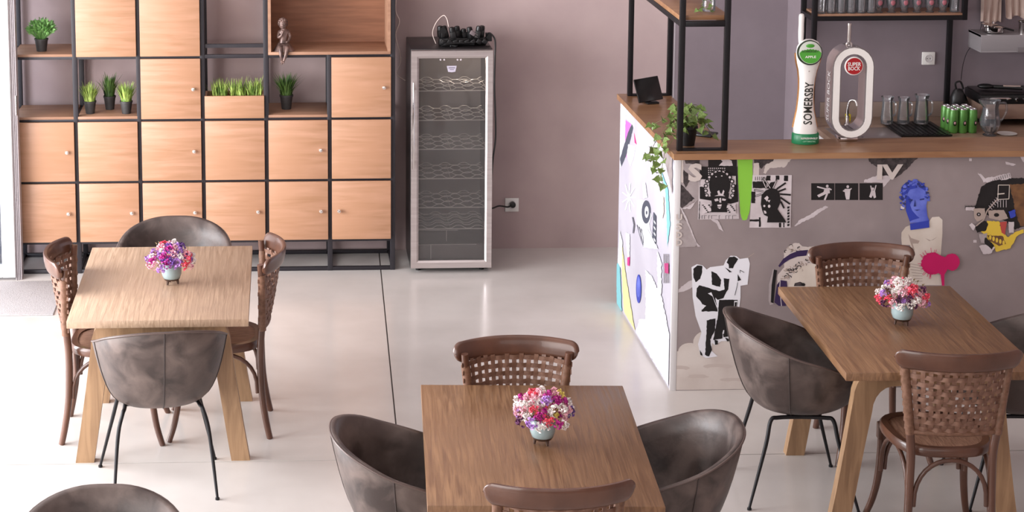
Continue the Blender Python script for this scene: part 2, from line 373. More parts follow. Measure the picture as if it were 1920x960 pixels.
# ------------------------------------------------------------------ figurine (one continuous skinned body)
def skin(name, verts, edges, rads, mat, parent=None, lv=2, loc=None):
    me = bpy.data.meshes.new(name); me.from_pydata(verts, edges, []); o = link(name, me, parent, loc)
    o.modifiers.new('s', 'SKIN'); sv = me.skin_vertices[0].data
    for i, r in enumerate(rads): sv[i].radius = (r, r) if not isinstance(r, tuple) else r
    sv[0].use_root = True
    s = o.modifiers.new('d', 'SUBSURF'); s.levels = lv; s.render_levels = lv; me.materials.append(mat)
    o.modifiers['s'].use_smooth_shade = True
    return o
p = at(532, 95, y=11.49); fx = p.x; fz = ZA+.027
fig = thing('figurine', 'dark bronze figurine of a seated child resting chin on hand, legs over shelf edge', 'figurine', (fx, 11.53, fz))
V = [(0, .012, .028), (0, .012, .06), (0, .008, .10), (0, .004, .122), (0, -.002, .134), (-.004, -.010, .150),   # pelvis..head base
     (-.018, -.005, .024), (-.020, -.052, .022), (-.016, -.060, -.022), (-.012, -.058, -.062), (-.011, -.075, -.070),     # left leg
     (.018, -.005, .024), (.022, -.050, .024), (.012, -.062, -.018), (-.002, -.060, -.055), (-.002, -.077, -.062),
     (-.026, .006, .116), (-.034, -.018, .082), (-.012, -.034, .100), (-.004, -.032, .124), (-.002, -.030, .131),                 # arm to chin
     (.028, .010, .116), (.040, .012, .084), (.030, -.022, .062), (.014, -.034, .058)]
E = [(0, 1), (1, 2), (2, 3), (3, 4), (4, 5), (0, 6), (6, 7), (7, 8), (8, 9), (9, 10), (0, 11), (11, 12), (12, 13), (13, 14), (14, 15), (3, 16), (16, 17), (17, 18), (18, 19), (19, 20), (3, 21), (21, 22), (22, 23), (23, 24)]
Rr = [.026, .024, .026, .018, .012, .018, .018, .014, .012, .007, .006, .018, .014, .012, .007, .006, .012, .010, .0075, .006, .005, .012, .010, .008, .006]
skin('body', V, E, Rr, mBronze, fig, 2)
hd = B(); 
def ell(b, c, r, n=14, mat=None, rot=None):
    rings = []
    for i in range(1, n//2+3):
        ph = pi*i/(n//2+3); rings.append([Vector(c)+(rot @ Vector((r[0]*sin(ph)*cos(2*pi*j/n), r[1]*sin(ph)*sin(2*pi*j/n), r[2]*cos(ph))) if rot else Vector((r[0]*sin(ph)*cos(2*pi*j/n), r[1]*sin(ph)*sin(2*pi*j/n), r[2]*cos(ph)))) for j in range(n)])
    return b.loft(rings, mat=mat)
ell(hd, (-.004, -.006, .166), (.026, .029, .032), 18)
ell(hd, (-.004, -.033, .161), (.004, .007, .006)); ell(hd, (-.013, -.029, .170), (.007, .006, .003)); ell(hd, (.006, -.029, .170), (.007, .006, .003))
ell(hd, (-.004, -.031, .149), (.009, .006, .003)); ell(hd, (-.030, -.004, .163), (.004, .006, .008)); ell(hd, (.022, -.004, .163), (.004, .006, .008))
hd.obj('head', mBronze, fig, 60)
hr = B(); rnd = random.Random(3)
for i in range(60):
    a = rnd.uniform(0, 2*pi); ph = rnd.uniform(0, 1.55)
    q = Vector((-.004+.026*sin(ph)*cos(a), -.003+.029*sin(ph)*sin(a), .171+.029*cos(ph)))
    if q.y < -.022 and q.z < .178: continue
    ell(hr, q, (.007, .007, .006), 8)
hr.obj('hair_curls', mBronze, fig, 60)
sk = B(); rings = []
for k, (rx, ry, z, yy) in enumerate(((.034, .03, .05, .01), (.045, .045, .03, -.002), (.062, .055, .006, -.006), (.066, .058, .0005, -.006), (.05, .045, .0005, -.006))):
    rings.append([(rx*cos(2*pi*j/28)*(1+.06*sin(7*2*pi*j/28)*(k > 0)), yy+ry*.8*sin(2*pi*j/28)*(1+.06*sin(7*2*pi*j/28)), z) for j in range(28)])
sk.loft(rings).obj('skirt', mBronze, fig, 60)
fg = B()
for k, (dx, l) in enumerate(((-.006, .011), (-.002, .013), (.002, .012), (.006, .010))): fg.tube(spline([(dx-.003, -.031, .129), (dx-.003, -.036, .129+l*.6), (dx*.8-.003, -.034, .129+l)], 3), .0023, 6)
fg.tube([(-.010, -.030, .128), (-.016, -.031, .136)], .0024, 6)
fg.obj('fingers', mBronze, fig, 60)

# ------------------------------------------------------------------ wine fridge
fx0, fx1, fy0, fy1, fh = .766, 1.259, 11.408, 11.90, 1.3906
fr = thing('wine_fridge', 'tall narrow wine fridge with silver door frame and wavy wire racks', 'fridge', (0, 0, 0))
g = .012; yd = fy0+.045
b = B().box(fx0, fx1, yd, fy1, .025, .04).box(fx0, fx1, yd, fy1, fh-.03, fh-.002, .003).box(fx0, fx0+.025, yd, fy1, .04, fh-.03).box(fx1-.025, fx1, yd, fy1, .04, fh-.03).box(fx0+.025, fx1-.025, fy1-.03, fy1, .04, fh-.03)
b.obj('cabinet', M('fridge_black', '1b191a', .3, col2='242122', scale=4), fr)
b = B()
for sx in (fx0+.05, fx1-.05):
    for sy in (fy0+.09, fy1-.06): b.lathe([(.015, 0), (.018, .026)], (sx, sy, 0), 12)
b.obj('foot', mBlackP, fr)
fwid = .046; zt, zb = fh-.006, .035
db = B()
def miter(o1, o2, i1, i2):  # frame member, front face with bevel inwards
    f = lambda p, y: (p[0], y, p[1])
    mid1 = ((o1[0]*.25+i1[0]*.75), (o1[1]*.25+i1[1]*.75)); mid2 = ((o2[0]*.25+i2[0]*.75), (o2[1]*.25+i2[1]*.75))
    vs = [f(o1, fy0), f(o2, fy0), f(mid2, fy0), f(mid1, fy0), f(i1, fy0+.008), f(i2, fy0+.008), f(o1, yd-.002), f(o2, yd-.002), f(i1, yd-.002), f(i2, yd-.002)]
    return B().add(vs, [(0, 1, 2, 3), (3, 2, 5, 4), (0, 6, 7, 1), (4, 5, 9, 8), (6, 8, 9, 7), (0, 3, 4, 8, 6), (1, 7, 9, 5, 2)])
O = [(fx0, zt), (fx1, zt), (fx1, zb), (fx0, zb)]; I = [(fx0+fwid, zt-fwid), (fx1-fwid+.004, zt-fwid), (fx1-fwid+.004, zb+fwid), (fx0+fwid, zb+fwid)]
dr = miter(O[0], O[1], I[0], I[1]).obj('door', mMetal, fr, 20)
for k in range(1, 4): miter(O[k], O[(k+1) % 4], I[k], I[(k+1) % 4]).obj('frame_member', mMetal, dr, 20)
B().box(I[0][0]-.002, I[1][0]+.002, yd-.03, yd-.024, I[2][1]-.002, I[0][1]+.002).obj('pane', mGlassF, dr, 0)
h = B().tube(spline([(fx0+.012, fy0-.002, 1.0), (fx0+.012, fy0-.03, 1.02), (fx0+.012, fy0-.032, 1.10), (fx0+.012, fy0-.032, 1.16)], 4)+[Vector((fx0+.012, fy0-.032, .66))], .001)
h = B().box(fx0+.006, fx0+.018, fy0-.034, fy0-.022, .66, 1.20, .004).box(fx0+.008, fx0+.016, fy0-.024, fy0+.001, 1.15, 1.165).box(fx0+.008, fx0+.016, fy0-.024, fy0+.001, .70, .715)
h.obj('handle', mChrome, dr)
# interior liner (dark grey) and racks
ym = yd+.0; xa, xb = fx0+.026, fx1-.026
B().box(xa, xb, fy1-.036, fy1-.031, .042, fh-.032).box(xa, xb, ym, fy1-.036, .041, .046).box(xa, xb, ym+.02, ym+.30, .046, .17, .003).obj('liner', M('liner_grey', '857d7a', .6, col2='938a87', scale=5), fr, 0)
def wavy(y, z, amp, per, ph, x0, x1):
    pts = []
    n = 40
    for i in range(n+1):
        x = x0+(x1-x0)*i/n; s = sin(2*pi*(x-x0)/per+ph); s = max(-.75, min(.75, s))/.75
        pts.append((x, y, z+amp*s))
    return pts
FR = [(1.205-.105), 0.93, .755, .585, .41, .27]
rackz = [at(850, q, y=11.5).z for q in (168, 223, 277, 332, 386, 426)]
for k, z in enumerate(rackz):
    b = B(); x0_, x1_ = xa+.004, xb-.004
    for j in range(6):
        yy = ym+.015+j*.062; ph = 0 if j % 2 == 0 else pi
        b.tube(wavy(yy, z+.012+.004*(j % 2), .009, .118, (ph if k < 5 else 0), x0_, x1_), .0023, 5)
    b.tube([(x0_, ym+.01, z), (x1_, ym+.01, z)], .0035, 6).tube([(x0_, ym+.335, z+.008), (x1_, ym+.335, z+.008)], .002, 6)
    for x in (x0_, (x0_+x1_)/2, x1_): b.tube([(x, ym+.01, z), (x, ym+.335, z+.003)], .002, 6)
    b.obj('wire_rack', mWire, fr)
b = B()
z = .245
b.tube([(xa, ym+.06, z), (xa+.27, ym+.06, z)], .0018, 5).tube([(xa+.2, ym+.06, z), (xa+.2, ym+.06, .175)], .0018, 5).tube([(xa, ym+.02, .165), (xb-.06, ym+.02, .165)], .0018, 5).tube([(xa+.1, ym+.01, .17), (xa+.1, ym+.01, .05)], .0022, 5)
b.obj('bottle_guard', mWire, fr)
b = B()
for px in (826, 833, 858, 864): p = at(px, 112, y=yd-.033); b.lathe([(.0055, -.002), (.0055, .003), (.001, .004)], n=12, mx=Matrix.Translation(p) @ Matrix.Rotation(pi/2, 4, 'X'))
b.obj('button', M('button_grey', 'b9aeb2', .3), dr)
c = at(847, 129, y=yd-.034); q = [(-.030, .018), (.030, .018), (.022, -.018), (0, -.021), (-.022, -.018)]
pl = B().prism([(c.x+a, c.z+d) for a, d in q], yd-.035, yd-.032).obj('badge', M('badge_lilac', 'b6aebc', .4), dr, 0)
B().prism([(c.x+a, c.z+d) for a, d in ((-.020, .009), (.020, .009), (.019, .003), (-.019, .003))], yd-.036, yd-.035).prism([(c.x+a, c.z+d) for a, d in ((-.013, -.003), (.013, -.003), (.012, -.007), (-.012, -.007))], yd-.036, yd-.035).obj('print', M('print_grey', '6f6874', .5), pl, 0)

fl_ = bpy.data.lights.new('fridge_fill_light', 'POINT'); fl_.energy = 1.6; fl_.color = (1, .86, .72); fl_.shadow_soft_size = .03  # warm fill light added inside the fridge so its dark racks show up
fo_ = bpy.data.objects.new('fridge_fill_light', fl_); COL.objects.link(fo_); fo_.parent = fr; fo_.location = (1.12, 11.60, 1.31)
# power strip pile on top of the fridge
FT = fh-.002
ps = thing('power_strip', 'black power strip crammed with plugs and adapters lying on the wine fridge', 'power strip', (0, 0, 0))
rotm = Matrix.Translation((1.085, 11.60, FT)) @ Matrix.Rotation(.06, 4, 'Z')
B().box(-.14, .15, -.03, .03, .001, .045, .006, mx=rotm).obj('housing', mBlackP, ps)
rnd = random.Random(5)
for k in range(8):
    x = -.125+.036*k; hh = rnd.uniform(.05, .085); yy = rnd.choice((-.03, 0, .025))
    m_ = rotm @ Matrix.Translation((x, yy, .044)) @ Matrix.Rotation(rnd.uniform(-.25, .25), 4, 'Y') @ Matrix.Rotation(rnd.uniform(-.4, .4), 4, 'Z')
    b = B().box(-.017, .017, -.02, .02, 0, hh*.6, .005, mx=m_); b.lathe([(.016, hh*.55), (.018, hh*.7), (.016, hh*.95), (.008, hh)], n=12, mx=m_)
    b.obj('plug', mBlackP, ps)
    b = B().box(-.016, .016, -.012, .012, -.014, .014, .004, mx=rotm @ Matrix.Translation((x+.008, -.05, .026)) @ Matrix.Rotation(rnd.uniform(-.6, .6), 4, 'Y')); b.obj('plug', mBlackP, ps)
m_ = rotm @ Matrix.Translation((-.115, 0, .09))
b = B().lathe([(.013, -.012), (.013, .012)], n=16, mx=m_ @ Matrix.Rotation(pi/2, 4, 'X') @ Matrix.Scale(1.5, 4)); b.box(-.012, .012, -.012, .012, -.045, -.004, .003, mx=m_); b.obj('round_plug', mBlackP, ps)
m_ = rotm @ Matrix.Translation((.065, -.045, .075)) @ Matrix.Rotation(radians(35), 4, 'Y')
b = B().box(-.022, .012, -.012, .012, -.013, .013, .004, mx=m_)
b.obj('loose_plug', M('plug_grey', '6f6264', .4), ps)
B().tube([m_ @ Vector((.012, -.003, .007)), m_ @ Vector((.034, -.003, .007))], .0025, 8).tube([m_ @ Vector((.012, -.003, -.007)), m_ @ Vector((.034, -.003, -.007))], .0025, 8).obj('plug_pin', mChrome, ps)
for k in range(5):
    pts = [rotm @ Vector((rnd.uniform(-.15, .12), rnd.uniform(-.09, -.04), .006+.004*k)) for _ in range(4)]
    B().tube(spline(pts, 6), .005, 6).obj('cable', mBlackP, ps)
B().box(.15, .185, -.022, .022, .02, .07, .004, mx=rotm).obj('adapter', mBlackP, ps)
yc = 11.40
cab = [Vector((1.235, 11.58, FT+.055)), at(918, 62, y=11.50), at(928, 75, y=11.42)]+[at(px, py, y=yc+.01*i) for i, (px, py) in enumerate(((928, 110), (927, 160), (929, 220), (929, 262), (924, 300)))]+[Vector((1.275, 11.62, .47)), Vector((1.28, 11.72, .33)), at(936, 386, y=11.86), at(952, 388, y=11.90), at(960, 384, y=11.915)]
tag(B().tube(spline(cab, 6), .0055, 8).obj('power_cable', mBlackP), 'black power cable running from the power strip down to the wall socket', 'cable')
def socket(p, y, label, w=.084):
    t = thing('wall_socket', label, 'socket', (p.x, y, p.z), 0)
    B().box(-w/2, w/2, -.012, -.0005, -w/2, w/2, .003).obj('plate', mWhite, t)
    B().lathe([(.024, -.002), (.024, .0015), (.021, .0025), (.019, .0008), (.001, .0008)], n=24, mx=Matrix.Translation((0, -.012, 0)) @ Matrix.Rotation(pi/2, 4, 'X')).obj('socket_well', M('socket_grey', 'cfc9c8', .4), t)
    b = B()
    for s in (-.009, .009): b.lathe([(.0028, -.001), (.0028, .0016)], n=8, mx=Matrix.Translation((s, -.012, 0)) @ Matrix.Rotation(pi/2, 4, 'X'))
    b.obj('contact', mBlackP, t); return t
p = at(959.5, 383.5, y=YW); socket(p, YW, 'white wall socket low on the wall beside the wine fridge, black plug in it', .088)
q = at(961, 383, y=YW-.02)
tag(B().lathe([(.018, .0), (.020, .012), (.018, .03), (.006, .034)], n=20, mx=Matrix.Translation((q.x, YW-.0145, q.z)) @ Matrix.Rotation(pi/2, 4, 'X')).obj('round_plug', mBlackP), 'round black plug pushed into the low wall socket', 'plug')
# white wires
w1 = [at(px, py, y=11.93) for px, py in ((745, -30), (742, 18), (749, 40), (742, 66), (750, 100), (751, 117), (744, 138), (760, 151))]
tag(B().tube(spline(w1, 6), .003, 6).obj('white_wire', M('wire_white', 'efdcd2', .5)), 'thin white wire hanging down the wall between shelving and wine fridge', 'wire')
w2 = [Vector((.93, 11.62, FT+.004)), at(811, 62, y=11.62), at(818, 42, y=11.62), at(831, 29, y=11.62), at(838, 36, y=11.61), at(841, 50, y=11.60)]
tag(B().tube(spline(w2, 6), .0022, 6).obj('white_wire', MC['wire_white']), 'thin white wire looping up to the round plug on the fridge', 'wire')

# ------------------------------------------------------------------ bar
BY = 9.316; BX = 1.9407; BX2 = 1.925; BYF = 10.79; XR = 5.4; ZL0, ZL1 = 1.205, 1.235
bar = thing('bar_counter', 'L-shaped bar covered in a printed street-art collage with raised oak ledge', 'bar', (0, 0, 0))
mMur = M('mural_ground', '8b7e7e', .55, col2='988a89', scale=3.2, detail=10, col3='827575', scale3=2, bump=.03)
mSide = M('mural_side_ground', 'b9b4c0', .5, col2='c6c2cc', scale=2.5, detail=6)
front = B().box(BX+.03, XR, BY, BY+.05, .0, ZL0, .0).obj('front_panel', mMur, bar, 0)
side = B().add([(BX, BY+.02, 0), (BX, BY+.02, ZL0), (BX2, BYF, ZL0), (BX2, BYF, 0), (BX+.05, BY+.02, 0), (BX+.05, BY+.02, ZL0), (BX2+.05, BYF, ZL0), (BX2+.05, BYF, 0)],
               [(0, 1, 2, 3), (4, 5, 6, 7), (0, 1, 5, 4), (2, 3, 7, 6), (1, 2, 6, 5), (0, 3, 7, 4)]).obj('side_panel', mSide, bar, 0)
B().box(BX-.001, BX+.03, BY-.002, BY+.02, 0, ZL0, .001).obj('corner_trim', M('trim_white', 'dcd8d8', .4), bar)
B().box(BX+.05, BX+.08, BY+.05, BYF, 0, ZL0).box(BX2+.01, 2.2, BYF-.02, BYF+.0, 0, ZL0).box(2.19, 2.22, 9.60, BYF, 0, ZL0).box(2.19, XR, 9.56, 9.60, 0, ZL0).obj('inner_panel', mBlack, bar, 0)
def poly(pts, z0, z1, name, mat, parent):
    n = len(pts); return B().add([(x, y, z0) for x, y in pts]+[(x, y, z1) for x, y in pts], [tuple(range(n)), tuple(range(n, 2*n))]+[(i, (i+1) % n, n+(i+1) % n, n+i) for i in range(n)]).obj(name, mat, parent, 0)
poly([(1.925, 9.273), (XR, 9.273), (XR, 9.582), (2.225, 9.582), (2.20, 10.80), (1.905, 10.80)], ZL0, ZL1, 'oak_ledge', mLedge, bar)

# mural prints: flat motifs on the real faces of the bar
mK = M('print_black', '141112', .5); mP = M('print_white', 'cfc4c6', .55, col2='c0b4b6', scale=14); mPw = M('print_offwhite', 'c9bcb6', .55)
mGr = M('print_darkgrey', '4c4243', .6, col2='2a2425', scale=55, detail=8); mLg = M('print_palegrey', 'a99d9d', .6, col2='9a8e8e', scale=20)
mGreen = M('print_lime', '86c240', .5); mBlue = M('print_blue', '4a57b8', .5, col2='6f7dd6', scale=12, detail=8); mBlueF = M('print_royal', '3040a8', .5); mBlueD = M('print_navy', '27306f', .5)
mPink = M('print_magenta', 'c8085f', .5); mCream = M('print_cream', 'd9cdc2', .6, col2='cbbdb0', scale=6); mShade = M('print_taupe', 'a8968c', .6)
mYel = M('print_yellow', 'd9b83e', .6); mBrown = M('print_brown', '7a5434', .6, col2='5c3d28', scale=30); mRed = M('print_red', 'b2463f', .6); mPurp = M('print_purple', '33224a', .5)
mCloud = M('print_cloud', 'd8cdc6', .6, col2='c8bab3', scale=5); mCloudS = M('print_cloudshade', 'c6b7b0', .6); mPinkL = M('print_pink', 'd873c8', .5); mTeal = M('print_teal', '7fc0c8', .5); mHot = M('print_hotpink', 'e43a86', .5)
mWh = M('print_purewhite', 'e6e4ea', .5); mSlate = M('print_slate', '4b4f5c', .5); mPaleY = M('print_paleyellow', 'e2d79a', .5)
class D:
    def __init__(s, side=False, k=0): s.b = B(); s.k = k; s.side = side
    def pt(s, px, py, o):
        if s.side:
            p = at(px, py, x=BX-.008); yy = max(BY+.021, min(BYF-.002, p.y)); xx = BX+(BX2-BX)*(yy-BY)/(BYF-BY)
            return Vector((xx-o, yy, max(.001, min(ZL0-.002, p.z))))
        p = at(px, py, y=BY); return Vector((max(BX+.031, p.x), BY-o, max(.001, min(ZL0-.002, p.z))))
    def poly(s, pts, mat, rough=0, seed=0):
        s.k += 1; o = .0004+.00012*s.k
        if rough:
            rnd = random.Random(seed+s.k); q = []
            n = len(pts)
            for i in range(n):
                a, c = pts[i], pts[(i+1) % n]; L = math.hypot(c[0]-a[0], c[1]-a[1]); m = max(1, int(L/3))
                for j in range(m):
                    t = j/m; q.append((a[0]+(c[0]-a[0])*t+rnd.uniform(-rough, rough)*(j > 0), a[1]+(c[1]-a[1])*t+rnd.uniform(-rough, rough)*(j > 0)))
            pts = q
        s.b.add([s.pt(x, y, o) for x, y in pts], [tuple(range(len(pts)))], mat); return s
    def rect(s, x0, y0, x1, y1, mat): return s.poly([(x0, y0), (x1, y0), (x1, y1), (x0, y1)], mat)
    def ell(s, cx, cy, rx, ry, mat, n=20, rough=0, a0=0, a1=2*pi):
        rnd = random.Random(int(cx*7+cy)); return s.poly([(cx+(rx+rnd.uniform(-rough, rough))*cos(a0+(a1-a0)*i/n), cy+(ry+rnd.uniform(-rough, rough))*sin(a0+(a1-a0)*i/n)) for i in range(n)], mat)
    def line(s, pts, w, mat):
        for (x0, y0), (x1, y1) in zip(pts, pts[1:]):
            L = math.hypot(x1-x0, y1-y0) or 1; nx, ny = -(y1-y0)/L*w/2, (x1-x0)/L*w/2
            s.poly([(x0+nx, y0+ny), (x1+nx, y1+ny), (x1-nx, y1-ny), (x0-nx, y0-ny)], mat); s.k -= 1
        s.k += 1; return s
    def done(s, name, label=None):
        me = bpy.data.meshes.new(name); me.from_pydata(s.b.v, [], s.b.f)
        for q in s.b.mats: me.materials.append(q)
        me.polygons.foreach_set('material_index', s.b.m)
        return link(name, me, side if s.side else front, None, None, label)
def sc(x0, y0, s, pts): return [(x0+a/s, y0+b/s) for a, b in pts]
# torn paper with big letters, upper left
d = D()
d.poly(sc(1250, 290, 5.33, [(100, 30), (330, 30), (330, 450), (280, 460), (200, 520), (150, 530), (100, 420)]), mLg, .8)
d.poly(sc(1250, 290, 5.33, [(100, 280), (150, 300), (280, 440), (220, 480), (150, 535), (100, 430)]), mGr, 1)
d.poly(sc(1250, 290, 5.33, [(170, 30), (330, 30), (330, 90), (240, 90), (190, 90)]), mGr, .8)
d.poly(sc(1250, 290, 5.33, [(165, 150), (215, 190), (230, 260), (190, 330), (165, 280)]), mGr, .8)
d.poly(sc(1250, 290, 5.33, [(415, 30), (700, 30), (700, 120), (415, 120)]), mK)
d.poly(sc(1250, 290, 5.33, [(520, 110), (560, 70), (530, 32), (600, 32), (650, 60), (660, 110)]), mP, .6)
d.poly(sc(1250, 290, 5.33, [(100, 30), (165, 30), (165, 280), (100, 270)]), mPw, .5)
for a in range(4): d.rect(1250+104/5.33, 290+(50+62*a)/5.33, 1250+112/5.33, 290+(62+62*a)/5.33, mGr)
d.poly(sc(1250, 290, 5.33, [(100, 560), (200, 670), (300, 900), (280, 920), (90, 925)]), mLg, .5)
d.poly(sc(1250, 290, 5.33, [(115, 480), (190, 610), (300, 880), (340, 915), (310, 920), (230, 740), (150, 560)]), mP, .7)
d.poly(sc(1250, 290, 5.33, [(430, 640), (510, 650), (570, 770), (520, 740), (500, 690)]), mP, .5)
d.poly(sc(1250, 290, 5.33, [(150, 540), (240, 500), (300, 455), (240, 540)]), mP, .8)
d.done('torn_paper', 'torn grey and black poster paper')
FX = lambda px, py: at(px, py, y=BY)
ppm = 3617/9.42
def mtext(s, px, py, w, h, mat, rot=0, name='lettering', bold=.02, off=.006):
    o = FX(px, py); ux = Vector((cos(rot), 0, sin(rot))); uy = Vector((-sin(rot), 0, cos(rot)))
    return text(name, s, mat, front, o-Vector((0, off, 0)), ux, uy, w/ppm, h/ppm, bold=bold)
mtext('S', 1303, 323, 27, 36, mPw, bold=.05)
for s, py in (('U', 407), ('S', 424), ('D', 440), ('D', 454)): mtext(s, 1273, py, 12, 13, mPw, bold=.04)
# posters
d = D(k=14)
T = lambda pts: sc(1250, 290, 5.33, pts)
d.poly(T([(328, 118), (705, 118), (722, 640), (310, 648)]), mP)
d.poly(T([(328, 118), (705, 118), (715, 470), (640, 490), (330, 440)]), mK)
d.poly(T([(335, 245), (395, 245), (395, 320), (330, 320)]), mP, .5); d.poly(T([(640, 212), (690, 212), (690, 300), (650, 290)]), mP, .5)
for r in range(4):
    for c in range(9):
        if r < 2 or c in (0, 8, 1): d.ell(*T([(418+c*20, 135+r*20)])[0], 1.1, 1.1, mP, 8)
d.poly(T([(395, 420), (370, 350), (400, 260), (440, 180), (510, 148), (570, 165), (620, 230), (670, 320), (670, 400), (640, 440), (520, 400)]), mP)
rng = [(405+12*cos(k), 0) for k in range(1)]
for k in range(15):
    a = pi*(1.12-.0+k*(-1.24)/14); cx, cy = 525+138*cos(a), 340-175*sin(a); x, y = T([(cx, cy)])[0]; d.ell(x, y, 4.2, 4.2, mK, 12); d.ell(x, y, 2.3, 2.3, mP, 10)
d.ell(*T([(525, 300)])[0], 20, 25.5, mK, 28)
d.poly(T([(430, 380), (620, 380), (600, 520), (640, 570), (400, 570), (450, 500)]), mK)
d.poly(T([(350, 480), (430, 480), (440, 560), (350, 590)]), mP, 1); d.poly(T([(600, 500), (690, 480), (690, 590), (600, 570)]), mP, 1)
for k in range(14): x, y = T([(360+(k % 7)*12+(k//7)*240, 500+17*(k % 5))])[0]; d.ell(x, y, 2, 1.2, mK, 8, .5)
d.poly(T([(470, 440), (505, 430), (515, 455), (480, 462)]), mP); d.poly(T([(550, 430), (590, 440), (580, 455), (548, 452)]), mP)
d.poly(T([(522, 430), (538, 425), (540, 475), (520, 470)]), mP); d.poly(T([(500, 495), (545, 490), (540, 512), (505, 512)]), mP); d.poly(T([(500, 520), (540, 520), (525, 537)]), mP)
d.poly(T([(470, 408), (510, 395), (500, 360), (520, 350), (530, 380), (545, 385), (560, 345), (572, 360), (560, 400), (580, 410), (530, 405)]), mP)
d.ell(*T([(545, 207)])[0], 1.6, 1, mP, 8); d.ell(*T([(488, 215)])[0], 1.6, 1, mP, 8)
for a, c in ((345, 365), (370, 395), (412, 430), (440, 500), (515, 530), (582, 605), (612, 635), (650, 690)): d.poly(T([(a, 600), (c, 600), (c, 603), (a, 603)]), mK); d.poly(T([(a, 602), (a+5, 602), (a+5, 635), (a, 635)]), mK)
d.poly(T([(320, 460), (328, 460), (322, 640), (314, 640)]), mK, .6)
d.done('portrait_poster', 'black and white stencil poster of a facing woman with a tall hairdo')
d = D(); T = lambda pts: sc(1390, 290, 6.4, pts)
d.poly(T([(150, 30), (400, 30), (380, 100), (270, 130), (240, 170), (150, 100)]), mGr, 1)
d.poly(T([(400, 35), (640, 35), (560, 90), (520, 150), (440, 150), (340, 160), (290, 230), (262, 215), (290, 120), (380, 80)]), mPw, 1)
d.poly(T([(150, 100), (212, 100), (212, 245), (140, 245)]), mPw, .5)
d.done('torn_paper')
d = D(k=14)
d.poly(T([(135, 243), (605, 243), (590, 875), (95, 875)]), mP)
for x0, x1, y0, y1 in ((300, 350, 250, 310), (410, 455, 250, 300), (510, 560, 250, 315), (135, 300, 320, 400), (120, 165, 440, 580), (100, 225, 775, 800), (208, 230, 750, 865), (450, 475, 815, 870), (500, 515, 815, 870)): d.poly(T([(x0, y0), (x1, y0), (x1, y1), (x0, y1)]), mK, .5)
d.poly(T([(300, 400), (350, 330), (420, 320), (370, 420)]), mK)
for k in range(12): d.poly(T([(150+k*13, 262), (156+k*13, 262), (156+k*13, 305), (150+k*13, 305)]), mK) if k % 2 else None
for a, c in (((300, 410), (245, 290)), ((345, 400), (262, 270)), ((375, 400), (420, 300)), ((420, 410), (530, 335)), ((440, 440), (530, 405)), ((460, 470), (590, 480)), ((465, 510), (580, 590)), ((470, 560), (510, 640)), ((260, 440), (150, 420)), ((240, 470), (160, 495))):
    d.line(T([a, c]), 3.2, mK); d.line(T([a, (c[0]*.92+a[0]*.08, c[1]*.92+a[1]*.08)]), 1.3, mP) if a[0] < 380 else None
d.poly(T([(350, 400), (420, 410), (455, 460), (470, 560), (430, 650), (520, 780), (535, 810), (305, 810), (315, 740), (270, 720), (245, 660), (230, 590), (240, 480), (290, 425)]), mK)
d.poly(T([(270, 520), (305, 490), (325, 510), (305, 560), (290, 540)]), mP); d.ell(*T([(330, 615)])[0], 2.4, 3, mP, 10); d.ell(*T([(272, 612)])[0], 2, 2.2, mP, 10)
d.poly(T([(262, 665), (290, 672), (300, 700), (275, 705)]), mP); d.poly(T([(310, 545), (345, 540), (330, 570)]), mP)
for k in range(7): d.poly(T([(545+6*(k % 2), 620+35*k), (575, 615+35*k), (570, 640+35*k), (548, 645+35*k)]), mK, .4)
d.done('profile_poster', 'black and white stencil poster of a head in profile with radiating hair')
d = D()
d.poly([(1383, 296), (1411, 296), (1411, 330), (1410, 360), (1405, 398), (1400, 412), (1392, 413), (1388, 400), (1387, 380), (1384, 340)], mGreen, .5).done('green_drip', 'lime green paint stripe')
d = D(); d.poly([(1489, 424), (1500, 412), (1520, 402), (1535, 392), (1548, 386), (1553, 388), (1540, 396), (1524, 408), (1505, 416), (1492, 424)], mP, .8)
d.done('paper_tear'); d = D(); d.poly([(1268, 546), (1290, 528), (1306, 522), (1306, 535), (1285, 545), (1268, 550)], mP, .8).done('paper_tear')
# three small dancer frames
for k, (x0, fig_) in enumerate(((1521, 0), (1565.5, 1), (1611.5, 2))):
    d = D(); d.rect(x0, 343.5, x0+43.5, 375, mK)
    cx = x0+22
    if fig_ == 0:
        d.ell(cx+8, 349, 2.6, 2.8, mP, 10).poly([(cx+3, 353), (cx+12, 352), (cx+13, 362), (cx+5, 364), (cx-8, 370), (cx-11, 366), (cx+1, 360)], mP).line([(cx+4, 354), (cx-11, 350)], 2.6, mP).line([(cx+11, 353), (cx+16, 356)], 2.4, mP).line([(cx+8, 363), (cx+3, 375)], 3.4, mP)
    elif fig_ == 1:
        d.ell(cx+2, 350, 2.6, 2.8, mP, 10).poly([(cx-4, 354), (cx+7, 354), (cx+6, 366), (cx+5, 374), (cx-1, 374), (cx-3, 366)], mP).line([(cx-3, 356), (cx-7, 358), (cx-1, 360)], 2, mP).line([(cx+6, 356), (cx+9, 353)], 2, mP)
    else:
        d.ell(cx+3, 354, 2.3, 2.6, mP, 10).poly([(cx, 357), (cx+7, 357), (cx+9, 370), (cx+5, 372), (cx+3, 366), (cx, 371), (cx-4, 369)], mP).line([(cx+1, 358), (cx-1, 348)], 2, mP).line([(cx+6, 358), (cx+9, 347)], 2, mP)
    d.done('dancer_frame', 'small black frame with a white dancer silhouette')
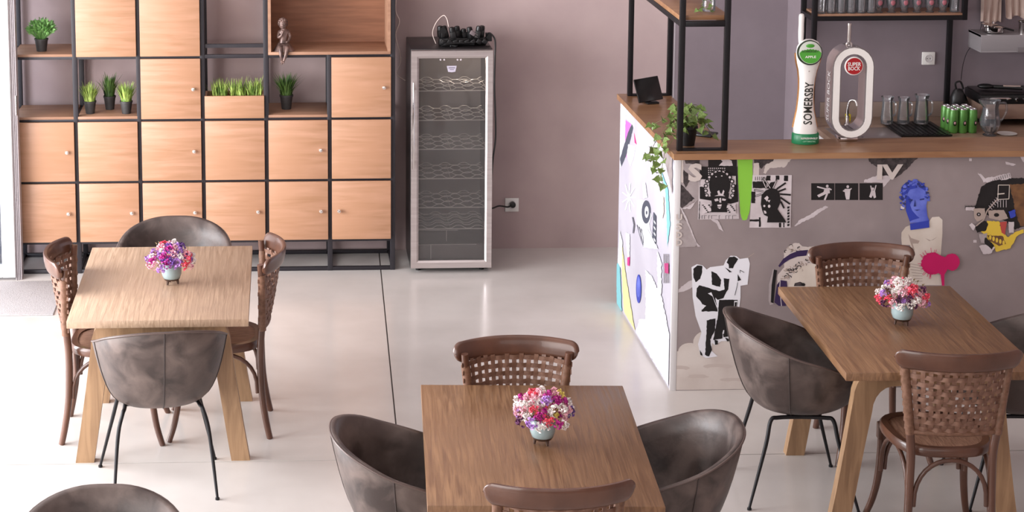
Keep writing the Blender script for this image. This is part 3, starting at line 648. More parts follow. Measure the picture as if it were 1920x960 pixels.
# torn IV
d = D(); T = lambda pts: sc(1620, 290, 3.84, pts)
d.poly(T([(36, 12), (400, 12), (350, 60), (300, 110), (230, 165), (150, 200), (100, 180), (95, 90), (36, 50)]), mGr, 1.2)
d.poly(T([(0, 185), (90, 150), (150, 150), (200, 160), (140, 235), (135, 200), (0, 200)]), mP, 1)
d.done('torn_paper'); mtext('IV', 1668, 322, 50, 30, mPw, bold=.04)
# blue head over white torso
d = D()
d.poly(T([(270, 560), (300, 520), (350, 500), (470, 480), (490, 450), (540, 446), (565, 470), (565, 560), (555, 690), (550, 780), (560, 940), (300, 940), (298, 860), (320, 760), (350, 690), (330, 650), (272, 650), (268, 600)]), mCream)
d.poly(T([(318, 570), (340, 600), (400, 620), (390, 640), (350, 640), (365, 690), (350, 680), (330, 620)]), mShade); d.poly(T([(440, 600), (480, 618), (530, 590), (500, 612), (470, 622)]), mShade)
for a in range(7): d.poly(T([(318+8*a, 780+22*a), (420, 800+18*a), (420, 803+18*a), (318+8*a, 785+22*a)]), mShade)
d.done('torso_print', 'pale marble torso')
d = D(k=14)
d.ell(*T([(358, 262)])[0], 24, 20, mBlueF, 24, .8)
d.poly(T([(300, 380), (330, 480), (330, 492), (470, 478), (455, 440), (440, 300), (300, 280)]), mBlue)
d.poly(T([(300, 300), (330, 250), (400, 235), (440, 260), (455, 330), (440, 400), (400, 440), (360, 435), (310, 390)]), mBlue)
d.poly(T([(300, 290), (322, 300), (345, 330), (330, 360), (345, 400), (380, 440), (400, 455), (350, 470), (328, 480), (300, 400)]), mBlueF)
rnd = random.Random(9)
for k in range(120):
    a = rnd.uniform(pi*.95, pi*2.1); rr = rnd.uniform(.62, 1.06); x = 362+98*rr*cos(a); y = 300+115*rr*sin(a)
    if y > 232 and abs(x-370) < 70: continue
    if k > 98: x = rnd.uniform(255, 300); y = rnd.uniform(270, 395)
    d.ell(*T([(x, y)])[0], rnd.uniform(1.8, 3.6), rnd.uniform(1.5, 3), rnd.choice((mBlue, mBlueF, mBlue, mBlueD)), 9, .4); d.k -= .8
d.k += 2
d.poly(T([(315, 315), (350, 322), (345, 330), (318, 325)]), mBlueD).poly(T([(398, 318), (432, 312), (430, 322), (400, 326)]), mBlueD).poly(T([(365, 320), (372, 370), (355, 372)]), mBlueD).poly(T([(358, 395), (402, 393), (380, 402)]), mBlueD).poly(T([(345, 325), (330, 340), (320, 336)]), mBlueD)
d.poly(T([(262, 365), (290, 380), (285, 390), (262, 388)]), mP)
d.poly(T([(328, 495), (465, 472), (468, 522), (332, 541)]), mBlueF).done('bust_print', 'blue classical head')
d = D(k=60)
pts = []
for k in range(60):
    a = 2*pi*k/60; pts.append((490+82*cos(a)+rnd.uniform(-4, 4), 780+78*sin(a)+rnd.uniform(-4, 4)))
d.poly(T(pts), mPink); pts = [(628+56*cos(2*pi*k/44)+rnd.uniform(-3, 3), 770+62*sin(2*pi*k/44)+rnd.uniform(-3, 3)) for k in range(44)]
d.poly(T(pts), mPink).poly(T([(530, 720), (600, 740), (600, 820), (575, 860), (575, 940), (558, 940), (548, 860), (500, 830)]), mPink)
for k in range(16):
    a = rnd.uniform(pi*.5, pi*1.6); d.line(T([(490+70*cos(a), 780+70*sin(a)), (490+105*cos(a)*rnd.uniform(.9, 1.15), 780+105*sin(a)*rnd.uniform(.9, 1.15))]), .9, mPink)
d.done('paint_splat', 'magenta paint splat')
# abstract painted face, generic stand-in
d = D(); T = lambda pts: sc(1800, 290, 4.8, pts)
d.poly(T([(150, 420), (190, 290), (290, 230), (420, 210), (600, 210), (600, 640), (470, 680), (420, 600), (300, 560), (180, 520), (120, 500)]), mK, 1)
d.poly(T([(440, 270), (600, 260), (600, 650), (540, 640), (500, 520), (480, 400)]), mBrown, 1)
d.poly(T([(330, 190), (450, 165), (460, 215), (300, 235), (210, 250), (160, 160), (230, 215)]), mP, 1.2)
for k in range(26): a = pi+k*.055; x, y = 520+400*cos(a)*.92, 520+330*sin(a)*.98; d.line(T([(x, y), (x-10, y-34)]), .8, mK)
for k in range(9): d.line(T([(45+14*k, 452), (45+14*k, 485)]), .8, mK)
d.poly(T([(50, 470), (130, 470), (130, 500), (50, 500)]), mP, .8); d.line(T([(45, 466), (220, 466)]), 1, mK)
d.poly(T([(120, 480), (220, 480), (225, 570), (150, 600), (125, 560)]), mShade, .6); d.poly(T([(250, 500), (390, 495), (430, 570), (350, 590), (260, 570)]), mShade, .6)
d.ell(*T([(165, 535)])[0], 4, 3.6, mK, 12); d.ell(*T([(325, 540)])[0], 5, 3.6, mK, 12); d.ell(*T([(165, 535)])[0], 1.5, 1.5, mP, 8)
d.poly(T([(240, 590), (350, 600), (370, 690), (430, 740), (500, 690), (570, 670), (570, 700), (510, 730), (450, 840), (320, 870), (290, 800), (200, 700), (180, 690), (230, 660)]), mYel, 1)
d.poly(T([(130, 640), (220, 590), (250, 620), (230, 680), (150, 700)]), mK, .8); d.poly(T([(355, 605), (420, 600), (400, 720), (370, 700)]), mRed, .5)
d.poly(T([(240, 720), (380, 730), (410, 800), (350, 820), (260, 770)]), mBrown, 1)
for k in range(5): d.ell(*T([(268+30*k, 742+12*k)])[0], 2.4, 4.6, mYel, 10)
d.line(T([(330, 400), (240, 500), (210, 580), (140, 640)]), 2.2, mShade); [d.line(T([(255+16*k, 455-18*k), (285+16*k, 490-18*k)]), 1, mP) for k in range(5)]
d.line(T([(340, 270), (440, 270), (435, 395), (335, 400), (340, 270)]), 1.3, mCream); d.line(T([(330, 352), (395, 346)]), 2, mCream)
d.poly(T([(430, 510), (490, 490), (495, 550), (450, 570)]), mBlueF, .6); d.poly(T([(430, 600), (480, 600), (480, 700), (435, 700)]), mP, .5)
for k in range(4): d.line(T([(335+25*k, 405), (335+25*k, 470)]), 1, mP)
d.poly(T([(165, 710), (240, 700), (230, 790), (180, 790)]), mLg, 1); d.poly(T([(165, 820), (240, 800), (310, 830), (270, 885), (200, 890)]), mP, 1.2); d.poly(T([(75, 630), (100, 610), (135, 640), (115, 680)]), mP, .5)
d.poly(T([(220, 740), (300, 810), (280, 850), (215, 790)]), mK, 1)
d.done('abstract_face_print', 'jagged painted face in yellow, black and brown')
for q in ([(1817, 297), (1822, 297), (1822, 302), (1817, 302)], [(1885, 303), (1905, 308), (1900, 311), (1886, 308)], [(1912, 292), (1925, 292), (1925, 308), (1918, 303)], [(1825, 450), (1831, 450), (1831, 455), (1825, 455)]): D().poly(q, mP, .4).done('paper_tear')
# clouds and stencil figures
d = D(); T = lambda pts: sc(1240, 440, 3.2, pts)
def cloud(cs, mat):
    for x, y, rx, ry in cs: d.ell(*T([(x, y)])[0], rx/3.2, ry/3.2, mat, 22, .4); d.k -= .9
    d.k += 1
cloud([(90, 740, 70, 42), (170, 700, 70, 50), (260, 650, 70, 70), (380, 640, 110, 90), (470, 620, 80, 80), (540, 640, 120, 80), (620, 800, 120, 120), (700, 860, 160, 90), (860, 880, 200, 60)], mCloud)
d.poly(T([(60, 740), (200, 690), (800, 690), (1000, 840), (1000, 930), (60, 932)]), mCloud)
cloud([(110, 800, 60, 14), (340, 790, 90, 16), (220, 850, 70, 12), (430, 870, 80, 12), (560, 780, 70, 12)], mCloudS)
cloud([(110, 835, 60, 30), (330, 825, 80, 32), (230, 885, 90, 26), (440, 900, 60, 24), (90, 905, 70, 20)], mCloud)
d.done('cloud_print', 'pale clouds')
d = D(k=14); T = lambda pts: sc(1280, 470, 4.571, pts)
d.poly(T([(75, 140), (120, 115), (170, 125), (205, 160), (235, 140), (350, 125), (370, 80), (410, 42), (460, 45), (490, 70), (560, 60), (575, 110), (555, 290), (495, 300), (495, 400), (480, 530), (435, 640), (420, 720), (445, 770), (330, 775), (280, 810), (250, 790), (250, 860), (300, 905), (200, 920), (150, 890), (130, 800), (160, 700), (110, 560), (85, 400), (80, 260)]), mWh)
d.poly(T([(90, 155), (125, 125), (168, 130), (165, 190), (150, 240), (110, 270), (92, 230)]), mK, .5)
d.poly(T([(140, 295), (230, 320), (310, 345), (350, 335), (395, 300), (350, 405), (300, 420), (280, 400), (300, 520), (160, 520), (175, 470), (150, 430), (115, 390), (120, 320)]), mK, .5)
d.poly(T([(245, 175), (290, 195), (330, 250), (320, 310), (250, 290)]), mK, .5); d.poly(T([(350, 235), (400, 240), (390, 330), (360, 370)]), mK, .4)
d.poly(T([(375, 100), (395, 55), (440, 48), (475, 70), (450, 110), (430, 150), (395, 150), (392, 115)]), mK, .4)
d.poly(T([(310, 420), (470, 420), (468, 540), (425, 640), (415, 730), (350, 740), (340, 690), (340, 750), (260, 765), (275, 690), (300, 560)]), mK, .4)
d.poly(T([(205, 595), (280, 580), (275, 680), (235, 760), (250, 850), (225, 905), (190, 890), (200, 740)]), mK, .7)
d.poly(T([(345, 680), (356, 680), (352, 710), (342, 712)]), mWh).poly(T([(215, 365), (245, 355), (290, 470), (295, 500), (255, 390)]), mWh).poly(T([(155, 455), (200, 470), (165, 505)]), mWh, .5)
d.poly(T([(470, 200), (500, 250), (470, 260)]), mK).poly(T([(360, 140), (420, 180), (400, 185)]), mK).poly(T([(145, 850), (165, 880), (170, 900), (150, 890)]), mK)
d.poly(T([(270, 760), (300, 770), (300, 800), (275, 805)]), mK, .3).poly(T([(360, 740), (430, 770), (380, 775)]), mK).poly(T([(440, 430), (468, 428), (460, 535), (438, 535)]), mWh).poly(T([(444, 440), (464, 438), (456, 530), (442, 530)]), mK)
d.line(T([(490, 190), (490, 165), (525, 185)]), .9, mK).line(T([(550, 60), (610, 20)]), 1.1, mShade).line(T([(445, 380), (465, 300), (470, 270)]), 1, mK)
d.done('stencil_figures', 'two stencilled men standing on clouds, one pointing up')
# curly marble head with headphones
d = D(); T = lambda pts: sc(1440, 440, 6., pts)
d.poly(T([(180, 200), (220, 140), (290, 95), (350, 95), (385, 130), (450, 140), (620, 115), (800, 130), (900, 250), (900, 700), (250, 700), (100, 560), (110, 450), (180, 370)]), mPw, .5)
d.poly(T([(230, 580), (300, 400), (440, 330), (700, 330), (700, 640), (250, 640)]), mCream)
for k in range(70):
    a = rnd.uniform(0, 1); x = 130+300*a+rnd.uniform(-30, 50); y = 500-230*a+rnd.uniform(-40, 60); q = rnd.uniform(10, 26)
    if k > 56: x = rnd.uniform(200, 370); y = rnd.uniform(120, 200)
    d.line(T([(x+q*cos(j*.9+k), y+q*.7*sin(j*.9+k)) for j in range(4)]), rnd.uniform(.8, 1.8), rnd.choice((mGr, mShade, mShade))); d.k -= .9
d.k += 1
d.poly(T([(115, 350), (170, 270), (250, 215), (340, 180), (450, 170), (430, 235), (330, 245), (240, 280), (170, 325), (130, 365)]), mPurp)
d.poly(T([(300, 545), (360, 528), (420, 560), (410, 578), (290, 578)]), mGr).ell(*T([(395, 560)])[0], 3.6, 3, mK, 12)
d.poly(T([(55, 385), (100, 400), (80, 560), (60, 780), (20, 790), (5, 740), (10, 560)]), mLg).poly(T([(65, 390), (100, 400), (80, 560), (60, 770), (30, 760), (40, 560)]), mK)
d.poly(T([(100, 560), (140, 510), (210, 520), (215, 580), (200, 800), (120, 800), (70, 760)]), mPurp); d.line(T([(135, 515), (130, 600), (150, 800)]), 1.4, mP)
d.done('marble_head_print', 'curly marble head wearing purple headphones')
d = D(); d.poly([(1598, 708), (1622, 704), (1618, 732), (1596, 732)], mYel, .3).done('yellow_patch')
# side face motifs
d = D(True); T = lambda pts: sc(1155, 180, 4., pts)
d.poly(T([(45, 60), (85, 60), (80, 200), (85, 420), (40, 540)]), mWh, .5); d.poly(T([(80, 180), (120, 210), (100, 380), (85, 470), (75, 300)]), mPinkL, .3)
d.poly(T([(95, 280), (125, 210), (135, 240), (90, 430), (50, 530), (40, 470)]), mSlate, .4); d.poly(T([(90, 100), (140, 170), (150, 240), (115, 200), (85, 170)]), mWh, .8); d.poly(T([(100, 360), (150, 380), (140, 450), (115, 530), (90, 450)]), mWh, .5)
d.poly(T([(140, 270), (160, 365), (145, 350)]), mHot)
for k in range(9): a = k*.7; d.line(T([(105, 760), (105+50*cos(a), 760+110*sin(a))]), 2.2, mWh)
d.poly(T([(200, 780), (240, 790), (268, 900), (250, 960), (280, 1100), (190, 1050), (160, 960), (165, 780)]), mWh, .5)
d.ell(*T([(228, 870)])[0], 8, 22, mSlate, 20); d.ell(*T([(232, 870)])[0], 3.6, 11, mWh, 16); d.ell(*T([(232, 875)])[0], 1.5, 4, mSlate, 10)
d.poly(T([(280, 870), (300, 900), (300, 1110), (272, 1060)]), mSlate, .3); [d.poly(T([(283, 930+44*k), (296, 950+44*k), (296, 965+44*k), (283, 945+44*k)]), mWh) for k in range(4)]
d.poly(T([(335, 560), (350, 600), (385, 700), (400, 960), (380, 1130), (375, 900), (365, 700)]), mTeal, .5); d.poly(T([(340, 400), (390, 400), (415, 470), (415, 740), (380, 560)]), mLg, .5); d.poly(T([(330, 750), (355, 760), (355, 880), (345, 920), (330, 860)]), mCream, .4)
d.poly(T([(205, 650), (225, 650), (240, 760), (210, 770)]), mWh, .4)
T = lambda pts: sc(1155, 400, 2.827, pts)
d.ell(*T([(124, 400)])[0], 4.6, 27, mBlueF, 22); d.ell(*T([(124, 390)])[0], 3, 20, mBlue, 18)
d.poly(T([(35, 110), (60, 330), (105, 620), (50, 520), (40, 300)]), mPaleY, .5); d.poly(T([(60, 100), (80, 110), (80, 230), (70, 230), (62, 150)]), mWh, .4); d.poly(T([(68, 235), (80, 230), (78, 280), (68, 275)]), mHot)
d.poly(T([(10, 260), (30, 260), (40, 520), (15, 480)]), mTeal, .4); d.poly(T([(30, 90), (44, 150), (40, 300), (20, 260)]), mWh, .4)
d.poly(T([(160, 300), (190, 330), (220, 400), (240, 440), (280, 640), (280, 930), (110, 625), (130, 560), (160, 560)]), mWh, 1)
d.poly(T([(220, 200), (240, 260), (240, 420), (225, 520), (220, 380)]), mWh, 1); d.poly(T([(255, 265), (275, 265), (275, 320), (257, 315)]), mHot, .4)
for k in range(4): d.line(T([(252+8*k, 215), (252+8*k, 370)]), .8, mGr)
d.poly(T([(140, 100), (170, 80), (225, 190), (150, 180)]), mWh, .6)
for k in range(3): d.line(T([(118+10*k, 60+10*k), (135+8*k, 130), (150, 175-8*k)]), 1, mSlate)
d.line(T([(95, 20), (103, 60), (98, 105)]), 1.6, mSlate)
d.done('side_collage', 'white, blue, teal and pink motifs')

# steel frame standing on the ledge
fr2 = thing('steel_shelf_frame', 'black steel shelf frame with oak upper shelf standing on the bar corner', 'shelf frame', (0, 0, 0))
xa, xb, ya, yb = 1.968, 2.192, 9.352, 10.74
s_ = .028
def post(x, y, z0, z1): B().box(x-s_/2, x+s_/2, y-s_/2, y+s_/2, z0, z1, .002).obj('post', mBlack, fr2)
for x in (xa, xb):
    for y in (ya, yb): post(x, y, ZL1+.0003, 2.75)
def beam(x0, x1, y0, y1, z): B().box(x0, x1, y0, y1, z-s_/2, z+s_/2, .002).obj('beam', mBlack, fr2)
for y in (ya, yb):
    beam(xa+s_/2, xb-s_/2, y-s_/2, y+s_/2, 1.876); beam(xa+s_/2, xb-s_/2, y-s_/2, y+s_/2, 2.74)
    B().box(xa+s_/2, xb-s_/2, y-s_/2, y+s_/2, ZL1+.0003, ZL1+.012).obj('foot_bar', mBlack, fr2)
for x in (xa, xb):
    beam(x-s_/2, x+s_/2, ya+s_/2, yb-s_/2, 1.876); beam(x-s_/2, x+s_/2, ya+s_/2, yb-s_/2, 2.74)
B().box(xa-.012, xb+.012, ya+.016, yb-.016, 1.891, 1.915, .002).obj('shelf_board', mLedge, fr2)

# ivy pot on the ledge, vine vase on the shelf board
leaf = B(); lp = [(0, 0, 0), (.30, .12, .06), (.55, .05, .10), (.42, .45, .04), (.15, .75, .0), (0, 1.05, -.12), (-.15, .75, 0), (-.42, .45, .04), (-.55, .05, .10), (-.30, .12, .06)]
leaf.add([(x, y, z) for x, y, z in lp]+[(0, .42, -.05)], [(i, (i+1) % 10, 10) for i in range(10)])
lo = leaf.obj('leaf', mIvy, None, 60); lme = lo.data; bpy.data.objects.remove(lo)
def put_leaf(parent, p, d, s, rnd, nm='leaf'):
    o = link(nm, lme, parent); d = Vector(d).normalized(); n = Vector((rnd.uniform(-.6, .6), rnd.uniform(-1, -.2), rnd.uniform(.3, 1)))
    x = d.cross(n).normalized(); z = x.cross(d)
    o.matrix_local = Matrix.Translation(p) @ Matrix((x, d, z)).transposed().to_4x4() @ Matrix.Scale(s, 4)
    return o
iv = thing('potted_ivy', 'trailing green ivy in black pot on the bar corner, spilling over the side', 'plant', (2.035, 9.475, ZL1+.0005))
B().lathe([(.034, 0), (.046, .085), (.050, .087), (.050, .10), (.044, .10), (.042, .09), (.001, .088)], n=20).obj('pot', mBlackP, iv)
rnd = random.Random(21); st = B()
trails = [[(0, 0, .09), (.03, -.02, .16), (.07, 0, .13), (.12, -.02, .05)], [(0, 0, .09), (-.02, 0, .17), (-.07, 0, .15), (-.12, -.03, .09)],
          [(0, 0, .09), (-.05, .06, .14), (-.12, .18, .08), (-.150, .24, .04)], [(0, 0, .09), (-.06, -.02, .12), (-.13, -.04, .05), (-.16, -.04, -.03), (-.165, -.02, -.09), (-.16, 0, -.14)],
          [(0, 0, .09), (-.06, .02, .13), (-.14, .04, .03), (-.175, .05, -.04), (-.178, .08, -.10)], [(0, 0, .09), (-.03, -.05, .12), (-.10, -.09, .04), (-.14, -.12, -.01), (-.15, -.10, -.13), (-.145, -.12, -.17)],
          [(0, 0, .09), (.02, .03, .19), (.06, .04, .19), (.09, .02, .14)], [(0, 0, .09), (.03, -.04, .15), (.05, -.05, .10)], [(0, 0, .09), (-.04, .04, .18), (-.08, .08, .18)], [(0, 0, .09), (0, .05, .17), (.02, .08, .20)], [(0, 0, .09), (-.02, -.04, .15), (-.05, -.06, .09)]]
for tr in trails:
    sp = spline(tr, 6); st.tube(sp, .0015, 5)
    for k in [q for q in range(2, len(sp)) if q % 3]:
        a = rnd.uniform(0, 2*pi); dd = Vector((cos(a), sin(a)*.6-.4, rnd.uniform(-.9, .3))).normalized()
        p = sp[k]+dd*.008
        if p.x < -.105 and p.z < .03: p.x = min(p.x, -.118-.02*rnd.random()); dd.x = -abs(dd.x)*.4
        put_leaf(iv, p, dd, rnd.uniform(.029, .047), rnd)
st.obj('stems', M('ivy_stem', '5b5a33', .6), iv)
vv = thing('vine_vase', 'clear glass vase with a small green vine on the upper steel frame shelf', 'vase', (2.13, 9.50, 1.9152))
B().lathe([(.028, 0), (.032, .004), (.034, .10), (.03, .15), (.036, .18)], n=20, cap1=False).obj('vase_glass', mGlassT, vv)
st = B()
for tr in ([(0, 0, .16), (-.02, -.03, .18), (-.03, -.06, .10), (-.055, -.07, .03), (-.075, -.07, .02)], [(0, 0, .16), (.02, -.05, .15), (0, -.08, .07), (-.01, -.08, .01)], [(0, 0, .16), (.03, -.02, .20), (.04, -.05, .12)]):
    sp = spline(tr, 6); st.tube(sp, .0013, 5)
    for k in range(4, len(sp), 2): a = rnd.uniform(0, 6.28); put_leaf(vv, sp[k], (cos(a), sin(a)-.4, rnd.uniform(-.8, .4)), .024, rnd)
st.obj('stems', MC['ivy_stem'], vv)
# tablet
tb = thing('tablet', 'black tablet tilted on a stand at the far end of the bar ledge', 'tablet', (2.045, 10.52, ZL1), radians(14))
m_ = Matrix.Translation((0, 0, .012)) @ Matrix.Rotation(radians(-22), 4, 'X') @ Matrix.Rotation(radians(-6), 4, 'Y')
B().box(-.072, .078, -.006, .006, 0, .135, .004, mx=m_).obj('screen', M('screen_black', '0a090a', .22), tb)
B().box(-.03, .04, -.03, .07, 0.0005, .010, .002).box(-.01, .02, .035, .048, .008, .075, .002).obj('stand', mBlackP, tb)
# ------------------------------------------------------------------ beer taps
p = at(1505, 264, z=ZL1)
tw = thing('cider_tap', 'white waisted cider tap column with green round badge and green base', 'beer tap', (p.x, 9.50, ZL1+.0005), 0)
def ringe(rx, ry, z, n=28, y=0, x=0, pw_=2.): return [(x+rx*abs(cos(2*pi*j/n))**(2/pw_)*(1 if cos(2*pi*j/n) >= 0 else -1), y+ry*abs(sin(2*pi*j/n))**(2/pw_)*(1 if sin(2*pi*j/n) >= 0 else -1), z) for j in range(n)]
B().loft([ringe(rx, ry, z) for rx, ry, z in ((.068, .052, 0), (.070, .054, .006), (.068, .052, .05), (.064, .05, .054))]).obj('base', M('tap_green', '1f7a4e', .3), tw)
prof = [(.060, .046, .054), (.060, .045, .08), (.052, .038, .12), (.042, .03, .17), (.037, .027, .23), (.036, .027, .28), (.039, .029, .33), (.046, .032, .375), (.056, .034, .41), (.062, .035, .44), (.064, .034, .462), (.060, .032, .495), (.045, .028, .52), (.02, .016, .532)]
B().loft([ringe(rx, ry, z, 32, 0, -.004*sin(z*9), 2.3) for rx, ry, z in prof]).obj('column', mWhite, tw)
b = B()
for s in (-1, 1): b.tube(spline([(s*(rx+.001)-.004*sin(z*9), .006, z) for rx, ry, z in prof[1:11]], 3), .006, 8)
b.obj('gold_side_rim', M('gold', 'b98a5c', .25, .9), tw)
dm = Matrix.Translation((-.002, -.036, .470)) @ Matrix.Rotation(radians(78), 4, 'X')
dk = B().lathe([(.062, -.012), (.064, 0), (.062, .010), (.058, .013)], n=36, mx=dm).obj('badge', M('badge_dark', '20301c', .3, .3), tw)
B().lathe([(.057, .0132), (.055, .0142)], n=36, mx=dm).obj('badge_face', M('badge_grey', 'c9ccc2', .3), dk)
hf = [(.055*cos(a), .055*sin(a), .0148) for a in [pi+.05+(pi-.1)*k/20 for k in range(21)]]+[(.05-.1*k/14, .003+.004*(k % 2)+.012*sin(pi*k/14), .0148) for k in range(15)]
B().add([dm @ Vector(v) for v in hf], [tuple(range(len(hf)))]).obj('badge_green', M('badge_lime', '4b9c34', .35), dk, 0)
ux, uy, nn = dm.to_3x3() @ Vector((1, 0, 0)), dm.to_3x3() @ Vector((0, 1, 0)), dm.to_3x3() @ Vector((0, 0, 1))
text('lettering', 'APPLE', mWhite, dk, dm @ Vector((0, -.022, .0152)), ux, uy, .055, .012, bold=.02)
text('lettering', 'SOMERSBY', M('badge_text', '2f5a24', .4), dk, dm @ Vector((0, .006, .0156)), ux, uy, .085, .012, bold=.03)
b = B(); ell(b, dm @ Vector((0, .033, .0145)), (.022, .004, .010), 14); b.obj('tree_emblem', MC['badge_lime'], dk)
B().lathe([(.008, .50), (.012, .52), (.0135, .54), (.0145, .57), (.0135, .61), (.0145, .645), (.012, .658), (.005, .662)], (-.036, .01, 0), 20).obj('handle', mWhite, tw)
lt = text('lettering', 'SOMERSBY', M('letter_black', '23251f', .4), tw, (.002, -.049, .21), (.03, 0, 1), (-1, 0, .03), .215, .046, bold=.012)
bm = bmesh.new(); bm.from_mesh(lt.data); bmesh.ops.triangulate(bm, faces=bm.faces[:])
for _ in range(3): bmesh.ops.subdivide_edges(bm, edges=[e for e in bm.edges if e.calc_length() > .005], cuts=1, use_grid_fill=False); bmesh.ops.triangulate(bm, faces=bm.faces[:])
bm.to_mesh(lt.data); bm.free()
for v in lt.data.vertices:   # lay the letters on the curved front of the column
    z = v.co.z; x = v.co.x+.004*sin(z*9)
    for (ra, ya, za), (rb, yb_, zb_) in zip(prof, prof[1:]):
        if za <= z <= zb_: k = (z-za)/(zb_-za); rx = ra+(rb-ra)*k; ry = ya+(yb_-ya)*k
    v.co.y = -ry*max(.05, 1-min(.98, abs(x)/rx)**2.3)**(1/2.3)-.0016
text('lettering', 'REFRESHINGLY', mWhite, tw, (.006, -.0545, .034), (1, 0, 0), (0, -.05, 1), .085, .010, bold=.02)
text('lettering', 'OPTIMISTIC', M('letter_pale', '9fd0b0', .4), tw, (.006, -.0548, .018), (1, 0, 0), (0, -.05, 1), .065, .008, bold=.01)
B().lathe([(.003, 0), (.003, .002)], n=6, mx=Matrix.Translation((-.002, -.036, .375)) @ Matrix.Rotation(pi/2, 4, 'X')).obj('stud', mChrome, tw)

p = at(1600, 256, y=9.53)
rg = thing('beer_tap', 'white and chrome stadium-shaped beer tap with red round badge', 'beer tap', (p.x-.024, 9.50, ZL1+.0005), 0)
def stad(rx, hz, cz, n=12):
    pts = []
    for k in range(n+1): a = pi*k/n; pts.append((rx*cos(a), cz+hz-rx+rx*sin(a)))
    for k in range(n+1): a = pi+pi*k/n; pts.append((rx*cos(a), cz-hz+rx+rx*sin(a)))
    return pts
def ringsolid(o, i, y0, y1, mat, name, parent):
    n = len(o); vs = [(x, y0, z) for x, z in o]+[(x, y0, z) for x, z in i]+[(x, y1, z) for x, z in o]+[(x, y1, z) for x, z in i]; fs = []
    for k in range(n):
        j = (k+1) % n; fs += [(k, j, n+j, n+k), (2*n+k, 2*n+j, 3*n+j, 3*n+k), (k, j, 2*n+j, 2*n+k), (n+k, n+j, 3*n+j, 3*n+k)]
    return B().add(vs, fs).obj(name, mat, parent, 50)
cz = .258; hz = .236
ringsolid(stad(.105, hz, cz), stad(.063, hz-.042, cz), -.012, .0, M('tap_rimgrey', '9a9494', .25, .6), 'face_rim', rg)
ringsolid(stad(.100, hz-.005, cz), stad(.068, hz-.037, cz), -.016, -.012, mWhite, 'face', rg)
ringsolid(stad(.103, hz-.001, cz), stad(.065, hz-.04, cz), .0, .115, M('tap_casing', 'b9b2b2', .15, .85), 'casing', rg)
b = B().lathe([(.045, -.006), (.048, 0), (.045, .006)], n=30, mx=Matrix.Translation((0, -.014, .396)) @ Matrix.Rotation(pi/2, 4, 'X')); bo = b.obj('badge_ring', mWhite, rg)
B().lathe([(.0425, .0062), (.0415, .008)], n=30, mx=Matrix.Translation((0, -.014, .396)) @ Matrix.Rotation(pi/2, 4, 'X')).obj('badge_red', M('tap_red', 'a51c22', .35), bo)
text('lettering', 'SUPER', mWhite, bo, (0, -.0226, .4065), (1, 0, 0), (0, 0, 1), .068, .020, bold=.02)
text('lettering', 'BOCK', mWhite, bo, (0, -.0226, .3845), (1, 0, 0), (0, 0, 1), .062, .020, bold=.02)
text('lettering', 'SUPER BOCK', M('letter_silver', 'd8d2d2', .3), rg, (-.1036, .06, .23), (0, 0, 1), (0, 1, 0), .26, .045, bold=.01, label='raised silver letters')
b = B().box(-.045, .045, .02, .12, 0, .02, .004).lathe([(.03, 0), (.03, .03)], (0, .07, 0), 16); b.obj('foot', mChrome, rg)
b = B().tube(spline([(-.02, .05, .475), (-.024, .045, .50), (-.012, .04, .51), (0, .04, .50), (.002, .045, .48)], 5), .004, 8); b.lathe([(.012, .475), (.012, .49), (.008, .495)], (-.01, .05, 0), 14); b.obj('valve', mChrome, rg)
B().lathe([(.005, .50), (.009, .515), (.009, .59), (.010, .595), (.010, .605)], (-.012, .045, 0), 14).obj('handle', mChrome, rg)

# ------------------------------------------------------------------ back bar
ZK = .92
kc = thing('back_counter', 'wood and steel work counter behind the bar against the kitchen wall', 'counter', (0, 0, 0))
B().box(3.2, 6.2, 10.95, YK-.003, ZK-.035, ZK, .003).obj('worktop', M('worktop_brown', '8a705e', .35, col2='9c8170', scale=3, stretch=(1, 6, 6)), kc)
B().box(3.2, 6.2, 11.02, YK-.003, 0, ZK-.035).obj('cabinet', mWhiteM, kc, 0)
B().box(3.3, 6.2, YK-.018, YK-.001, ZK, ZK+.095, .002).obj('backsplash', M('splash_tan', '87746a', .4), kc)
B().box(3.24, 3.62, 10.97, 11.25, ZK, ZK+.004, .001).obj('steel_drainer', mMetal, kc)
b = B()
for k in range(6): b.box(3.26+.025*k, 3.27+.025*k, 10.98, 11.2, ZK+.004, ZK+.008)
b.obj('drainer_rib', mChrome, kc, 0)
mt = tag(B().box(3.62, 3.925, 10.99, 11.38, ZK+.0045, ZK+.012, .001).obj('drip_mat', mBlackP), 'black rubber drip mat under the upturned glasses behind the bar', 'mat')
for k in range(10): B().box(3.632+.029*k, 3.643+.029*k, 11.0, 11.37, ZK+.012, ZK+.016).obj('mat_rib', mBlackP, mt, 0)
# faucet seen through the tap ring
p = at(1596, 245, y=11.3)
fc = thing('faucet', 'curved chrome faucet seen through the white beer tap ring', 'faucet', (p.x-.02, 11.32, ZK+.0005))
B().lathe([(.022, 0), (.022, .01), (.012, .02), (.012, .06)], n=16).obj('faucet_base', mChrome, fc)
B().tube(spline([(0, 0, .05), (0, 0, .11), (.01, -.01, .155), (.035, -.03, .16), (.045, -.04, .13)], 6), .008, 10).obj('spout', mChrome, fc)
p = at(1604, 212, y=11.30); tag(B().box(p.x-.012, p.x+.016, 11.44, 11.47, ZK+.0005, ZK+.045, .004).obj('sponge', M('sponge_yellow', 'd6c22a', .8)), 'small yellow sponge behind the faucet', 'sponge')
